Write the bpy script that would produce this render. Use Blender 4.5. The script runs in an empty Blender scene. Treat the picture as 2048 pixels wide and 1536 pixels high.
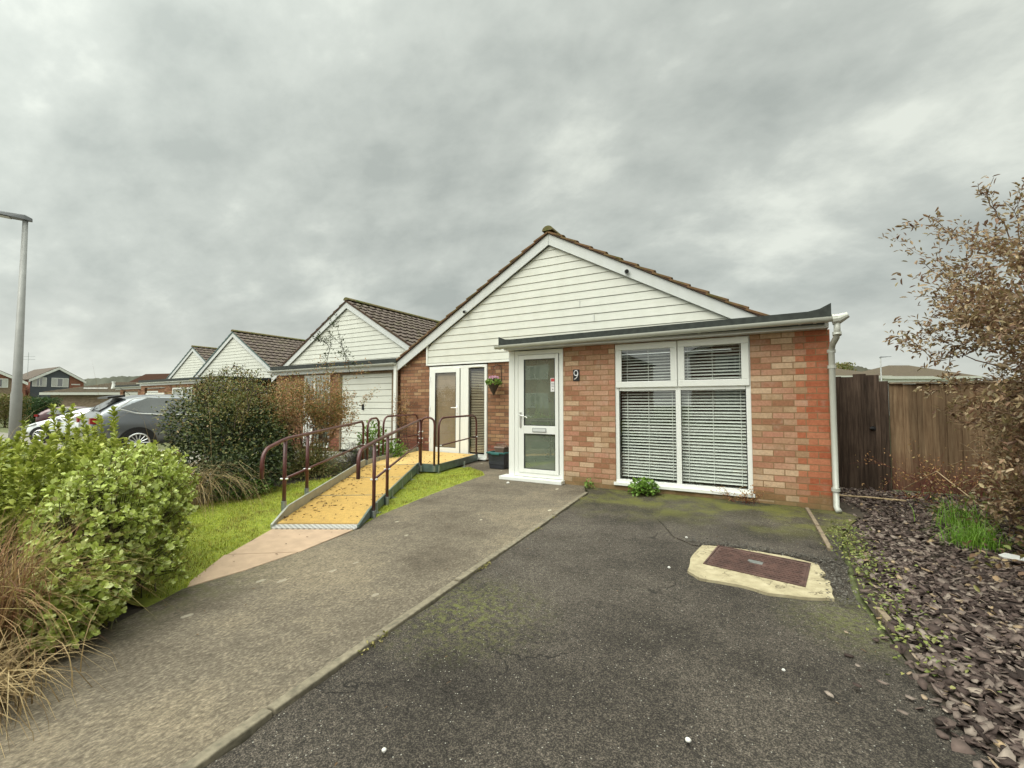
import bpy, math, random
import numpy as np
from mathutils import Vector, Matrix
random.seed(7); rng = np.random.default_rng(7)
R = math.radians
scene = bpy.context.scene
COL = scene.collection

# ------------------------------------------------------------------ helpers
class MB:
    def __init__(s): s.v = []; s.f = []
    def add(s, v, f):
        b = len(s.v); s.v += [tuple(p) for p in v]; s.f += [tuple(i + b for i in q) for q in f]
        return s
    def box(s, x0, x1, y0, y1, z0, z1):
        if x0 > x1: x0, x1 = x1, x0
        if y0 > y1: y0, y1 = y1, y0
        if z0 > z1: z0, z1 = z1, z0
        v = [(x0,y0,z0),(x1,y0,z0),(x1,y1,z0),(x0,y1,z0),(x0,y0,z1),(x1,y0,z1),(x1,y1,z1),(x0,y1,z1)]
        return s.add(v, [(0,3,2,1),(4,5,6,7),(0,1,5,4),(1,2,6,5),(2,3,7,6),(3,0,4,7)])
    def prism(s, pts, d):                # polygon (3-D points, ccw) extruded by vector d
        n = len(pts); d = Vector(d)
        v = [Vector(p) for p in pts]; v += [p + d for p in v]
        f = [tuple(range(n))[::-1], tuple(range(n, 2*n))]
        f += [(i, (i+1) % n, n + (i+1) % n, n + i) for i in range(n)]
        return s.add(v, f)
    def poly(s, pts): return s.add(pts, [tuple(range(len(pts)))])
    def tube(s, pts, r, seg=10, cap=True):
        pts = [Vector(p) for p in pts]; n = len(pts)
        rr = r if isinstance(r, (list, tuple)) else [r] * n
        v = []; prev = None
        for i, p in enumerate(pts):
            t = (pts[min(i+1, n-1)] - pts[max(i-1, 0)]).normalized()
            if prev is None:
                a = Vector((0,0,1)) if abs(t.z) < .9 else Vector((1,0,0))
                prev = t.cross(a).normalized()
            prev = (prev - t * prev.dot(t)).normalized(); q = t.cross(prev)
            for k in range(seg):
                an = 2 * math.pi * k / seg
                v.append(p + (prev * math.cos(an) + q * math.sin(an)) * rr[i])
        f = [(i*seg + k, i*seg + (k+1) % seg, (i+1)*seg + (k+1) % seg, (i+1)*seg + k) for i in range(n-1) for k in range(seg)]
        if cap: f += [tuple(range(seg))[::-1], tuple((n-1)*seg + k for k in range(seg))]
        return s.add(v, f)
    def disc(s, c, axis, r, h, seg=24):   # cylinder starting at c
        c = Vector(c); return s.tube([c, c + Vector(axis) * h], r, seg)
    def xf(s, m):
        s.v = [tuple(m @ Vector(p)) for p in s.v]; return s

def link(o): COL.objects.link(o); return o
def root_loc(o):
    while o.parent: o = o.parent
    return Vector(o.location)
def mk(name, v, f, mat, parent=None, smooth=False, bevel=0, sub=0, world=True):
    me = bpy.data.meshes.new(name)
    if parent is not None and world:
        L = root_loc(parent); v = [(p[0]-L.x, p[1]-L.y, p[2]-L.z) for p in v]
    me.from_pydata([tuple(p) for p in v], [], f); me.update()
    if mat: me.materials.append(mat)
    o = link(bpy.data.objects.new(name, me)); o.parent = parent
    if smooth: me.polygons.foreach_set('use_smooth', [True] * len(me.polygons))
    if bevel:
        b = o.modifiers.new('bevel', 'BEVEL'); b.width = bevel; b.segments = 2; b.limit_method = 'ANGLE'; b.angle_limit = R(35)
        if smooth is None: pass
    if sub:
        m = o.modifiers.new('sub', 'SUBSURF'); m.levels = m.render_levels = sub
    return o
def part(name, mb, mat, parent=None, **k): return mk(name, mb.v, mb.f, mat, parent, **k)
def tag(o, label=None, cat=None, group=None, kind=None):
    if label: o['label'] = label
    if cat: o['category'] = cat
    if group: o['group'] = group
    if kind: o['kind'] = kind
    return o
def thing(name, label, cat, loc=(0,0,0), group=None, rz=0):
    o = link(bpy.data.objects.new(name, None)); o.location = loc; o.rotation_euler.z = rz
    o.empty_display_size = .2
    return tag(o, label, cat, group)
def struct(name, mb, mat, **k): return tag(part(name, mb, mat, **k), kind='structure')
def npmesh(name, V, F, mat, parent=None, world=True):   # V (n,3), F (m,k) numpy
    me = bpy.data.meshes.new(name); V = np.asarray(V, np.float32).copy()
    if parent is not None and world: V -= np.array(root_loc(parent), np.float32)
    k = F.shape[1]
    me.vertices.add(len(V)); me.vertices.foreach_set('co', V.ravel())
    me.loops.add(F.size); me.loops.foreach_set('vertex_index', F.ravel().astype(np.int32))
    me.polygons.add(len(F)); me.polygons.foreach_set('loop_start', np.arange(len(F), dtype=np.int32) * k)
    try: me.polygons.foreach_set('loop_total', np.full(len(F), k, np.int32))
    except Exception: pass
    me.update(calc_edges=True); me.validate()
    if mat: me.materials.append(mat)
    o = link(bpy.data.objects.new(name, me)); o.parent = parent
    return o

# ------------------------------------------------------------------ materials
class NT:
    def __init__(s, name):
        m = s.m = bpy.data.materials.new(name); m.use_nodes = True
        s.t = m.node_tree; s.n = s.t.nodes; s.l = s.t.links
        s.b = s.n['Principled BSDF']; s.out = s.n['Material Output']
        s.tc = s.n.new('ShaderNodeTexCoord')
    def node(s, typ, **kw):
        x = s.n.new(typ)
        for k, v in kw.items():
            if k.startswith('i_'): x.inputs[k[2:].replace('_', ' ')].default_value = v
            else: setattr(x, k, v)
        return x
    def lk(s, a, b): s.l.new(a, b)
    def noise(s, scale, detail=4, rough=.55, vec=None, dist=0):
        x = s.node('ShaderNodeTexNoise'); x.inputs['Scale'].default_value = scale
        x.inputs['Detail'].default_value = detail; x.inputs['Roughness'].default_value = rough; x.inputs['Distortion'].default_value = dist
        s.lk(vec if vec else s.tc.outputs['Object'], x.inputs['Vector']); return x.outputs['Fac']
    def ramp(s, fac, stops, interp='LINEAR'):
        x = s.node('ShaderNodeValToRGB'); e = x.color_ramp.elements; x.color_ramp.interpolation = interp
        while len(e) < len(stops): e.new(.5)
        for el, (p, c) in zip(e, stops):
            el.position = p; el.color = (*(c if isinstance(c, (tuple, list)) else (c, c, c)), 1)
        s.lk(fac, x.inputs['Fac']); return x.outputs['Color']
    def mix(s, fac, a, b, mode='MIX'):
        x = s.node('ShaderNodeMix', data_type='RGBA', blend_type=mode)
        for i, v in ((0, fac), (6, a), (7, b)):
            if hasattr(v, 'is_linked') or isinstance(v, bpy.types.NodeSocket): s.lk(v, x.inputs[i])
            elif i == 0: x.inputs[0].default_value = v
            else: x.inputs[i].default_value = (*v, 1)
        return x.outputs[2]
    def math(s, op, a, b=0.0, c=None):
        x = s.node('ShaderNodeMath', operation=op)
        for i, v in enumerate((a, b, c)):
            if v is None: continue
            if isinstance(v, bpy.types.NodeSocket): s.lk(v, x.inputs[i])
            else: x.inputs[i].default_value = v
        return x.outputs[0]
    def sep(s, vec=None):
        x = s.node('ShaderNodeSeparateXYZ'); s.lk(vec if vec else s.tc.outputs['Object'], x.inputs[0]); return x.outputs
    def comb(s, x=0.0, y=0.0, z=0.0):
        c = s.node('ShaderNodeCombineXYZ')
        for i, v in enumerate((x, y, z)):
            if isinstance(v, bpy.types.NodeSocket): s.lk(v, c.inputs[i])
            else: c.inputs[i].default_value = v
        return c.outputs[0]
    def mapping(s, scale=(1,1,1), loc=(0,0,0), rot=(0,0,0), vec=None):
        x = s.node('ShaderNodeMapping'); x.inputs['Scale'].default_value = scale; x.inputs['Location'].default_value = loc; x.inputs['Rotation'].default_value = rot
        s.lk(vec if vec else s.tc.outputs['Object'], x.inputs[0]); return x.outputs[0]
    def bump(s, h, strength=.3, dist=.01, normal=None):
        x = s.node('ShaderNodeBump'); x.inputs['Strength'].default_value = strength; x.inputs['Distance'].default_value = dist
        s.lk(h, x.inputs['Height'])
        if normal: s.lk(normal, x.inputs['Normal'])
        s.lk(x.outputs[0], s.b.inputs['Normal']); return x.outputs[0]
    def set(s, color=None, rough=None, metal=None, spec=None):
        for k, v in (('Base Color', color), ('Roughness', rough), ('Metallic', metal), ('Specular IOR Level', spec)):
            if v is None: continue
            if isinstance(v, bpy.types.NodeSocket): s.lk(v, s.b.inputs[k])
            elif k == 'Base Color': s.b.inputs[k].default_value = (*v, 1)
            else: s.b.inputs[k].default_value = v
        return s.m

def plain(name, c, rough=.5, metal=0, var=.12, scale=6, bump=0.0, bscale=60, spec=.5):
    t = NT(name); n = t.noise(scale, 5, .6)
    lo = tuple(x * (1 - var) for x in c); hi = tuple(min(1, x * (1 + var)) for x in c)
    t.set(t.ramp(n, [(.3, lo), (.7, hi)]), rough, metal, spec)
    if bump: t.bump(t.noise(bscale, 3), bump, .003)
    return t.m

def brick_mat(name, palette, mortar, corner=None, low=None, off=0.0):
    t = NT(name); x, y, z = t.sep()
    g = t.node('ShaderNodeNewGeometry')
    hor = t.math('ADD', t.math('ADD', x, y), off)
    vec = t.comb(hor, t.math('ADD', z, 10.0), 0.0)
    wob = t.node('ShaderNodeTexNoise'); wob.inputs['Scale'].default_value = 9; t.lk(t.tc.outputs['Object'], wob.inputs['Vector'])
    vm = t.node('ShaderNodeVectorMath', operation='SCALE'); t.lk(wob.outputs['Color'], vm.inputs[0]); vm.inputs['Scale'].default_value = .006
    va = t.node('ShaderNodeVectorMath', operation='ADD'); t.lk(vec, va.inputs[0]); t.lk(vm.outputs[0], va.inputs[1])
    b = t.node('ShaderNodeTexBrick', offset=.5, squash=1)
    t.lk(va.outputs[0], b.inputs['Vector'])
    for k, v in (('Scale', 1), ('Mortar Size', .0055), ('Mortar Smooth', .25), ('Bias', 0), ('Brick Width', .225), ('Row Height', .075)): b.inputs[k].default_value = v
    b.inputs['Color1'].default_value = (0,0,0,1); b.inputs['Color2'].default_value = (1,1,1,1); b.inputs['Mortar'].default_value = (.5,.5,.5,1)
    rnd = t.math('ADD', t.sep(b.outputs['Color'])[0], t.math('MULTIPLY', t.math('SUBTRACT', t.noise(2.2, 2), .5), .35))
    n = len(palette); colr = t.ramp(rnd, [(.08 + .84 * i / (n - 1), c) for i, c in enumerate(palette)])
    if corner:                       # the redder bricks toothed in at the wall's corner
        rows = t.math('MODULO', t.math('FLOOR', t.math('DIVIDE', t.math('ADD', z, 10.0), .075)), 2.0)
        lim = t.math('ADD', t.math('MULTIPLY', rows, .11), corner[0])
        m = t.math('GREATER_THAN', x, lim); cc = t.ramp(rnd, [(.1, corner[1]), (.9, corner[2])])
        colr = t.mix(m, colr, cc)
    if low:                          # bottom courses
        zz = t.math('ADD', z, t.math('MULTIPLY', t.math('SUBTRACT', rnd, .5), .16))
        m = t.math('LESS_THAN', zz, low[0]); colr = t.mix(m, colr, t.ramp(rnd, [(.1, low[1]), (.9, low[2])]))
    face = t.noise(38, 6, .7)
    colr = t.mix(.75, colr, t.ramp(face, [(.25, .62), (.75, 1.25)]), 'MULTIPLY')
    bloom = t.math('MULTIPLY', t.ramp(t.noise(5, 5, .7), [(.55, 0), (.75, 1)]), .35)
    colr = t.mix(bloom, colr, (.50, .42, .33))
    mort = t.mix(t.noise(30, 3), tuple(c*.75 for c in mortar), mortar)
    col = t.mix(b.outputs['Fac'], colr, mort)
    alg = t.math('MULTIPLY', t.ramp(t.math('ADD', z, t.math('MULTIPLY', t.noise(6, 4), .35)), [(.16, 1), (.40, 0)]), .55)
    col = t.mix(alg, col, (.13, .115, .05))
    t.set(col, .9, spec=.2)
    h = t.math('ADD', t.math('MULTIPLY', b.outputs['Fac'], -1.0), t.math('MULTIPLY', face, .35))
    t.bump(h, .8, .006)
    return t.m

M = {}
M['brick_ext'] = brick_mat('pink buff brick', [(.29,.14,.078),(.37,.18,.11),(.44,.24,.155),(.34,.21,.12),(.46,.27,.175),(.42,.20,.13),(.37,.24,.14),(.52,.36,.235)], (.28,.175,.09),
                           corner=(3.92, (.34,.10,.048), (.44,.175,.095)), low=(.10, (.26,.13,.065), (.36,.21,.11)))
M['brick_main'] = brick_mat('brown brick', [(.17,.08,.045),(.25,.12,.066),(.29,.145,.085),(.34,.18,.105),(.21,.105,.058),(.36,.22,.12)], (.12,.085,.06),
                            low=(.38, (.20,.075,.048), (.26,.10,.065)), off=.06)
M['brick_red'] = brick_mat('red brick', [(.25,.09,.06),(.33,.13,.08),(.29,.11,.07),(.36,.16,.10)], (.25,.2,.16))
M['brick_buff'] = brick_mat('weathered buff brick', [(.20,.15,.10),(.26,.19,.13),(.30,.23,.16),(.23,.16,.11)], (.24,.21,.16))
def upvc(name, c, dirt=.12):
    t = NT(name); s = t.mapping((2, 2, .35)); n = t.noise(3, 5, .65, s)
    col = t.mix(t.math('MULTIPLY', t.ramp(n, [(.45, 0), (.8, 1)]), dirt * 3), c, tuple(x * y for x, y in zip(c, (.72, .72, .62))))
    t.set(col, .32); t.bump(t.noise(25, 3), .05, .004); return t.m
M['upvc'] = upvc('white upvc', (.74,.745,.70), .06)
M['barge'] = upvc('white painted fascia', (.55,.56,.54), .1)
M['gutter'] = upvc('pale grey gutter', (.46,.465,.41), .15)
def clad_mat():
    t = NT('cream cladding'); x, y, z = t.sep()
    fr = t.math('FRACT', t.math('DIVIDE', t.math('SUBTRACT', z, .02), .15))
    n = t.noise(2.5, 5, .65, t.mapping((1.2, 1, .5)))
    col = t.ramp(n, [(.3, (.565,.565,.495)), (.7, (.635,.635,.565))])
    grime = t.math('MULTIPLY', t.ramp(t.noise(9, 5, .7, t.mapping((.4, 1, 3))), [(.5, 0), (.8, 1)]), .28)
    col = t.mix(grime, col, (.42,.40,.30))
    t.set(col, .5); t.bump(t.noise(40, 2, .5, t.mapping((1, 1, .1))), .06, .003); return t.m
M['clad'] = clad_mat()
M['white_far'] = plain('white frame paint', (.72,.73,.69), .5)
M['felt'] = plain('dark roofing felt', (.03,.034,.03), .95, var=.35, scale=14, bump=.5, bscale=120)
M['black'] = plain('black plastic', (.012,.012,.013), .35)
M['charcoal_plastic'] = plain('charcoal plastic', (.035,.037,.045), .42, var=.2)
M['teal'] = plain('teal plastic rim', (.03,.12,.115), .4)
M['brown_plastic'] = plain('brown plastic', (.14,.095,.07), .45, var=.2)
M['green_plastic'] = plain('green plastic', (.03,.08,.035), .5)
M['rail'] = plain('maroon coated steel', (.085,.026,.022), .33, var=.3, scale=12, bump=.15, bscale=90)
M['galv'] = plain('galvanised steel', (.33,.36,.35), .42, .75, var=.3, scale=18, bump=.1)
M['galv_green'] = plain('dull green grey steel', (.15,.20,.18), .45, .55, var=.3, scale=9)
M['kerb_steel'] = plain('matt aluminium upstand', (.36,.37,.32), .5, .35, var=.18, scale=7)
M['bolt'] = plain('bright zinc bolt', (.7,.7,.68), .3, .9)
M['slat_white'] = plain('white blind slat', (.80,.81,.77), .45, var=.04)
M['slat_tan'] = plain('tan blind slat', (.32,.215,.125), .55, var=.12)
M['slat_cream'] = plain('cream blind slat', (.50,.41,.29), .5, var=.08)
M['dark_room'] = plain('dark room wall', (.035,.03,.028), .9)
M['curtain'] = plain('net curtain', (.5,.5,.47), .9)
M['sticker_red'] = plain('red print', (.5,.06,.06), .4); M['sticker_white'] = plain('white card', (.72,.70,.68), .5)
M['paint_white'] = plain('white enamel', (.85,.85,.85), .3)
M['soil'] = plain('brown soil', (.045,.033,.022), .98, var=.5, scale=20, bump=1, bscale=40)
M['stick'] = plain('dry pale stalk', (.40,.30,.17), .8, var=.3, scale=30)
M['twig'] = plain('brown twig bark', (.15,.09,.052), .9, var=.3, scale=30)
M['twig_dark'] = plain('dark twig bark', (.05,.035,.022), .9, var=.3, scale=30)
M['stem_green'] = plain('green brown stem', (.09,.085,.03), .8, var=.3, scale=30)
M['pebble'] = plain('white pebble', (.6,.58,.53), .7, var=.15)
M['lamp_steel'] = plain('grey lamp column', (.27,.27,.255), .5, .2, var=.12, scale=4)
M['lamp_head'] = plain('dark grey lantern', (.12,.125,.13), .5)
M['lamp_lens'] = plain('frosted lamp lens', (.4,.4,.38), .3)

def glass_mat(name, tint=(.93,.96,.93), rough=0.0, body=None, bodyfac=0.0):
    t = NT(name); t.n.remove(t.b)
    fr = t.node('ShaderNodeLayerWeight'); fr.inputs['Blend'].default_value = .5
    gl = t.node('ShaderNodeBsdfGlossy'); gl.inputs['Roughness'].default_value = rough
    tr = t.node('ShaderNodeBsdfTransparent'); tr.inputs['Color'].default_value = (*tint, 1)
    bp = t.node('ShaderNodeBump'); bp.inputs['Strength'].default_value = .04; bp.inputs['Distance'].default_value = .02; t.lk(t.noise(1.6, 2), bp.inputs['Height'])
    t.lk(bp.outputs[0], gl.inputs['Normal'])
    under = tr.outputs[0]
    if body:
        df = t.node('ShaderNodeBsdfDiffuse')
        c = t.ramp(t.noise(1.5, 4, .6), [(.3, tuple(v*.75 for v in body)), (.7, tuple(v*1.25 for v in body))]); t.lk(c, df.inputs['Color'])
        m0 = t.node('ShaderNodeMixShader'); m0.inputs[0].default_value = bodyfac; t.lk(tr.outputs[0], m0.inputs[1]); t.lk(df.outputs[0], m0.inputs[2]); under = m0.outputs[0]
    mx = t.node('ShaderNodeMixShader'); t.lk(t.math('ADD', t.math('MULTIPLY', t.math('POWER', fr.outputs['Facing'], 4.0), .85), .24 if body else .11), mx.inputs[0]); t.lk(under, mx.inputs[1]); t.lk(gl.outputs[0], mx.inputs[2])
    t.lk(mx.outputs[0], t.out.inputs['Surface']); return t.m
M['glass'] = glass_mat('clear window glass')
M['glass_frost'] = glass_mat('obscured door glass', (.5,.55,.5), .012, (.20,.235,.175), .66)
M['glass_dark'] = glass_mat('dark tinted glass', (.1,.1,.1), .02, (.03,.035,.035), .9)
M['glass_car'] = glass_mat('car glass', (.2,.2,.2), .01, (.10,.11,.10), .8)

def tile_mat(name, a, b, moss, mf=.4):
    t = NT(name); n = t.noise(7, 6, .7); x, y, z = t.sep()
    col = t.ramp(n, [(.3, a), (.7, b)])
    m = t.math('MULTIPLY', t.ramp(t.noise(3.2, 6, .75), [(.48, 0), (.62, 1)]), mf)
    col = t.mix(m, col, moss); t.set(col, .92, spec=.2); t.bump(t.noise(60, 4), .5, .004); return t.m
M['tile_dark'] = tile_mat('dark concrete tile', (.075,.058,.050), (.15,.118,.10), (.12,.12,.05), .3)
M['tile_moss'] = tile_mat('mossy brown tile', (.11,.062,.032), (.20,.12,.06), (.09,.085,.025), .85)
M['tile_brown'] = tile_mat('brown concrete tile', (.06,.045,.033), (.12,.093,.066), (.10,.09,.04), .5)
M['verge_dark'] = tile_mat('dark verge', (.045,.025,.018), (.085,.05,.035), (.07,.07,.03), .4)
M['verge_green'] = plain('blue green verge trim', (.06,.11,.105), .5, var=.25)
M['ridge_moss'] = tile_mat('mossy ridge', (.11,.085,.04), (.18,.15,.075), (.09,.11,.03), .9)

# ground surfaces
def asphalt():
    t = NT('old asphalt'); x, y, z = t.sep()
    fine = t.noise(170, 3, .7); mid = t.noise(45, 5, .75); big = t.noise(.9, 5, .6); vor = t.node('ShaderNodeTexVoronoi'); vor.inputs['Scale'].default_value = 120; t.lk(t.tc.outputs['Object'], vor.inputs['Vector'])
    col = t.ramp(fine, [(.33, (.013,.011,.009)), (.5, (.058,.048,.038)), (.67, (.20,.168,.13))])
    col = t.mix(.8, col, t.ramp(mid, [(.32, .35), (.68, 1.6)]), 'MULTIPLY')
    col = t.mix(.85, col, t.ramp(big, [(.36, .48), (.5, .95), (.64, 1.4)]), 'MULTIPLY')
    st = t.math('LESS_THAN', vor.outputs['Distance'], t.math('MULTIPLY', t.math('GREATER_THAN', t.sep(vor.outputs['Color'])[0], .975), .32))
    col = t.mix(st, col, (.42,.40,.34))
    # moss: by the wall, and near the kerb strip
    near = t.ramp(t.math('ADD', y, t.math('MULTIPLY', t.noise(1.7, 4), 1.6)), [(0, 0), (1, 1)])
    yy = t.node('ShaderNodeMapRange'); t.lk(t.math('ADD', y, t.math('MULTIPLY', t.noise(2.2, 4), 1.5)), yy.inputs[0]); yy.inputs[1].default_value = 5.3; yy.inputs[2].default_value = 6.3
    mo = t.math('MULTIPLY', yy.outputs[0], t.ramp(t.noise(1.6, 6, .72), [(.44, .1), (.58, 1)]))
    col = t.mix(t.math('MULTIPLY', mo, .8), col, (.15,.15,.03))
    d2 = t.node('ShaderNodeVectorMath', operation='DISTANCE'); t.lk(t.comb(x, y), d2.inputs[0]); d2.inputs[1].default_value = (-1.55, 2.15, 0)
    m2 = t.math('MULTIPLY', t.ramp(d2.outputs['Value'], [(.05, 1), (.6, 0)]), t.ramp(t.noise(30, 5, .75), [(.48, 0), (.6, 1)]))
    col = t.mix(t.math('MULTIPLY', m2, .7), col, (.17,.18,.04))
    d3 = t.node('ShaderNodeVectorMath', operation='DISTANCE'); t.lk(t.comb(x, y), d3.inputs[0]); d3.inputs[1].default_value = (.42, 3.1, 0)
    m3 = t.math('MULTIPLY', t.ramp(d3.outputs['Value'], [(.05, 1), (.45, 0)]), t.ramp(t.noise(30, 5, .75), [(.42, 0), (.6, 1)]))
    col = t.mix(t.math('MULTIPLY', m3, .7), col, (.14,.15,.035))
    cr = t.node('ShaderNodeTexVoronoi', feature='DISTANCE_TO_EDGE'); cr.inputs['Scale'].default_value = 1.1
    wv = t.node('ShaderNodeVectorMath', operation='ADD'); nz = t.node('ShaderNodeTexNoise'); nz.inputs['Scale'].default_value = 5; nz.inputs['Detail'].default_value = 6; t.lk(t.tc.outputs['Object'], nz.inputs['Vector'])
    t.lk(t.tc.outputs['Object'], wv.inputs[0]); sc = t.node('ShaderNodeVectorMath', operation='SCALE'); sc.inputs['Scale'].default_value = .5; t.lk(nz.outputs['Color'], sc.inputs[0]); t.lk(sc.outputs[0], wv.inputs[1]); t.lk(wv.outputs[0], cr.inputs['Vector'])
    crack = t.math('MULTIPLY', t.ramp(cr.outputs['Distance'], [(.0, 1), (.009, 0)]), t.ramp(t.noise(1.3, 3), [(.5, 0), (.58, 1)]))
    col = t.mix(t.math('MULTIPLY', crack, .6), col, (.015,.014,.013))
    t.set(col, t.ramp(big, [(.35, .95), (.65, .7)]), spec=.3)
    h = t.math('ADD', t.math('ADD', fine, t.math('MULTIPLY', mid, .8)), t.math('MULTIPLY', crack, -1.5)); t.bump(h, 1.0, .011); return t.m
M['asphalt'] = asphalt()
def concrete(name, a, b, c, streak=True):
    t = NT(name); x, y, z = t.sep()
    v = t.mapping((1, .6, 1), rot=(0, 0, R(-28))); fine = t.noise(75, 5, .75, v); mid = t.noise(16, 5, .7, v); big = t.noise(.8, 5, .6)
    col = t.ramp(fine, [(.32, a), (.52, b), (.70, c)])
    col = t.mix(.75, col, t.ramp(mid, [(.3, .6), (.7, 1.3)]), 'MULTIPLY')
    col = t.mix(.85, col, t.ramp(big, [(.36, (.52,.49,.45)), (.5, (.95,.93,.88)), (.62, (1.3,1.25,1.12))]), 'MULTIPLY')
    edge = t.node('ShaderNodeMapRange'); t.lk(t.math('ADD', x, t.math('MULTIPLY', t.noise(3, 4), .5)), edge.inputs[0]); edge.inputs[1].default_value = -2.55; edge.inputs[2].default_value = -3.0
    mo = t.math('MULTIPLY', edge.outputs[0], t.ramp(t.noise(12, 5, .7), [(.4, 0), (.6, 1)]))
    yl = t.node('ShaderNodeMapRange'); t.lk(y, yl.inputs[0]); yl.inputs[1].default_value = 2.3; yl.inputs[2].default_value = 1.4
    col = t.mix(t.math('MULTIPLY', t.math('MULTIPLY', mo, yl.outputs[0]), .7), col, (.07,.07,.022))
    sp = t.node('ShaderNodeTexVoronoi'); sp.inputs['Scale'].default_value = 7; t.lk(t.mapping((1, .55, 1)), sp.inputs['Vector'])
    spf = t.math('LESS_THAN', t.math('ADD', sp.outputs['Distance'], t.math('MULTIPLY', t.noise(40, 3), .12)), t.math('MULTIPLY', t.math('GREATER_THAN', t.sep(sp.outputs['Color'])[0], .86), .2))
    yp = t.node('ShaderNodeMapRange'); t.lk(y, yp.inputs[0]); yp.inputs[1].default_value = 2.6; yp.inputs[2].default_value = 4.5
    col = t.mix(t.math('MULTIPLY', spf, t.math('ADD', t.math('MULTIPLY', yp.outputs[0], .6), .38)), col, (.42,.38,.29))
    t.set(col, .92, spec=.25); t.bump(t.math('ADD', fine, mid), .8, .006); return t.m
M['concrete'] = concrete('brushed old concrete', (.06,.049,.038), (.145,.122,.093), (.29,.25,.19))
M['kerb_conc'] = plain('worn concrete edging', (.17,.145,.10), .95, var=.4, scale=25, bump=.8)
M['slab'] = plain('buff paving slab', (.37,.26,.175), .9, var=.14, scale=8, bump=.4, bscale=120)
def cement():
    t = NT('yellow cement surround'); n = t.noise(9, 6, .7); col = t.ramp(n, [(.3, (.24,.20,.125)), (.5, (.35,.30,.19)), (.7, (.43,.37,.25))])
    cr = t.node('ShaderNodeTexVoronoi', feature='DISTANCE_TO_EDGE'); cr.inputs['Scale'].default_value = 4.5; nz = t.node('ShaderNodeTexNoise'); nz.inputs['Scale'].default_value = 9; nz.inputs['Detail'].default_value = 5; t.lk(t.tc.outputs['Object'], nz.inputs['Vector'])
    wv = t.node('ShaderNodeVectorMath', operation='ADD'); sc = t.node('ShaderNodeVectorMath', operation='SCALE'); sc.inputs['Scale'].default_value = .3; t.lk(nz.outputs['Color'], sc.inputs[0]); t.lk(t.tc.outputs['Object'], wv.inputs[0]); t.lk(sc.outputs[0], wv.inputs[1]); t.lk(wv.outputs[0], cr.inputs['Vector'])
    c_ = t.math('MULTIPLY', t.ramp(cr.outputs['Distance'], [(.0, 1), (.02, 0)]), t.ramp(t.noise(3, 3), [(.46, 0), (.52, 1)])); col = t.mix(t.math('MULTIPLY', c_, .75), col, (.08,.06,.04))
    st = t.ramp(t.noise(22, 5, .75), [(.55, 0), (.72, 1)]); col = t.mix(t.math('MULTIPLY', st, .5), col, (.16,.13,.08)); t.set(col, .95, spec=.2); t.bump(t.math('ADD', t.noise(50, 4), t.math('MULTIPLY', c_, -1.0)), .8, .005); return t.m
M['mortar_slab'] = cement()
M['rust'] = plain('rusty cast iron', (.085,.045,.036), .65, .2, var=.45, scale=14, bump=.4)
M['road'] = plain('pale tarmac road', (.20,.185,.15), .95, var=.2, scale=3, bump=.3)
M['timber'] = plain('weathered timber edging', (.19,.145,.095), .9, var=.35, scale=25)
M['ground'] = plain('rough grass ground', (.09,.10,.035), .95, var=.3, scale=3)
M['turf'] = plain('turf', (.19,.22,.02), .95, var=.35, scale=12, bump=.6, bscale=100)
def deck_mat():
    t = NT('yellow grip deck'); n = t.noise(5, 5, .65)
    col = t.ramp(n, [(.3, (.50,.325,.10)), (.7, (.62,.42,.155))])
    d = t.math('MULTIPLY', t.ramp(t.math('ADD', t.math('MULTIPLY', t.noise(22, 5, .7), .5), t.math('MULTIPLY', t.noise(1.7, 4, .6), .5)), [(.48, 0), (.62, 1)]), .5); col = t.mix(d, col, (.26,.17,.07))
    t.set(col, .75); t.bump(t.noise(250, 2), .4, .003); return t.m
M['deck'] = deck_mat()
M['deck_rib'] = plain('darker yellow rib', (.52,.335,.09), .7, var=.2, scale=20)
def plate_mat():
    t = NT('chequer plate'); v = t.node('ShaderNodeTexChecker'); v.inputs['Scale'].default_value = 38; t.lk(t.mapping(rot=(0,0,R(62))), v.inputs['Vector'])
    t.set(t.mix(v.outputs['Fac'], (.30,.29,.27), (.62,.61,.58)), .4, .5); t.bump(v.outputs['Fac'], .5, .004); return t.m
M['plate'] = plate_mat()
def wood_mat(name, a, b, c, boards=None, worn=0):
    t = NT(name); v = t.mapping((9, 9, .5)); n = t.noise(5, 6, .7, v); n2 = t.noise(1.5, 4); x, y, z = t.sep()
    col = t.ramp(n, [(.28, a), (.5, b), (.75, c)])
    col = t.mix(.7, col, t.ramp(n2, [(.3, .65), (.7, 1.3)]), 'MULTIPLY')
    if boards:
        wn = t.node('ShaderNodeTexWhiteNoise', noise_dimensions='1D'); t.lk(t.math('FLOOR', t.math('DIVIDE', x, boards)), wn.inputs['W'])
        col = t.mix(.75, col, t.ramp(wn.outputs['Value'], [(0, .6), (1, 1.35)]), 'MULTIPLY')
    if worn:
        m = t.math('MULTIPLY', t.ramp(t.math('ADD', z, t.math('MULTIPLY', t.noise(4, 4), .5)), [(.35, 1), (.8, 0)]), worn); col = t.mix(m, col, (.12,.035,.03))
    t.set(col, .92, spec=.2); t.bump(n, .5, .006); return t.m
M['gate'] = wood_mat('dark stained wood', (.02,.014,.010), (.062,.042,.030), (.12,.085,.062), .155)
M['fence'] = wood_mat('weathered brown fence wood', (.10,.06,.034), (.19,.125,.072), (.28,.20,.12), .15, .55)
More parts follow.
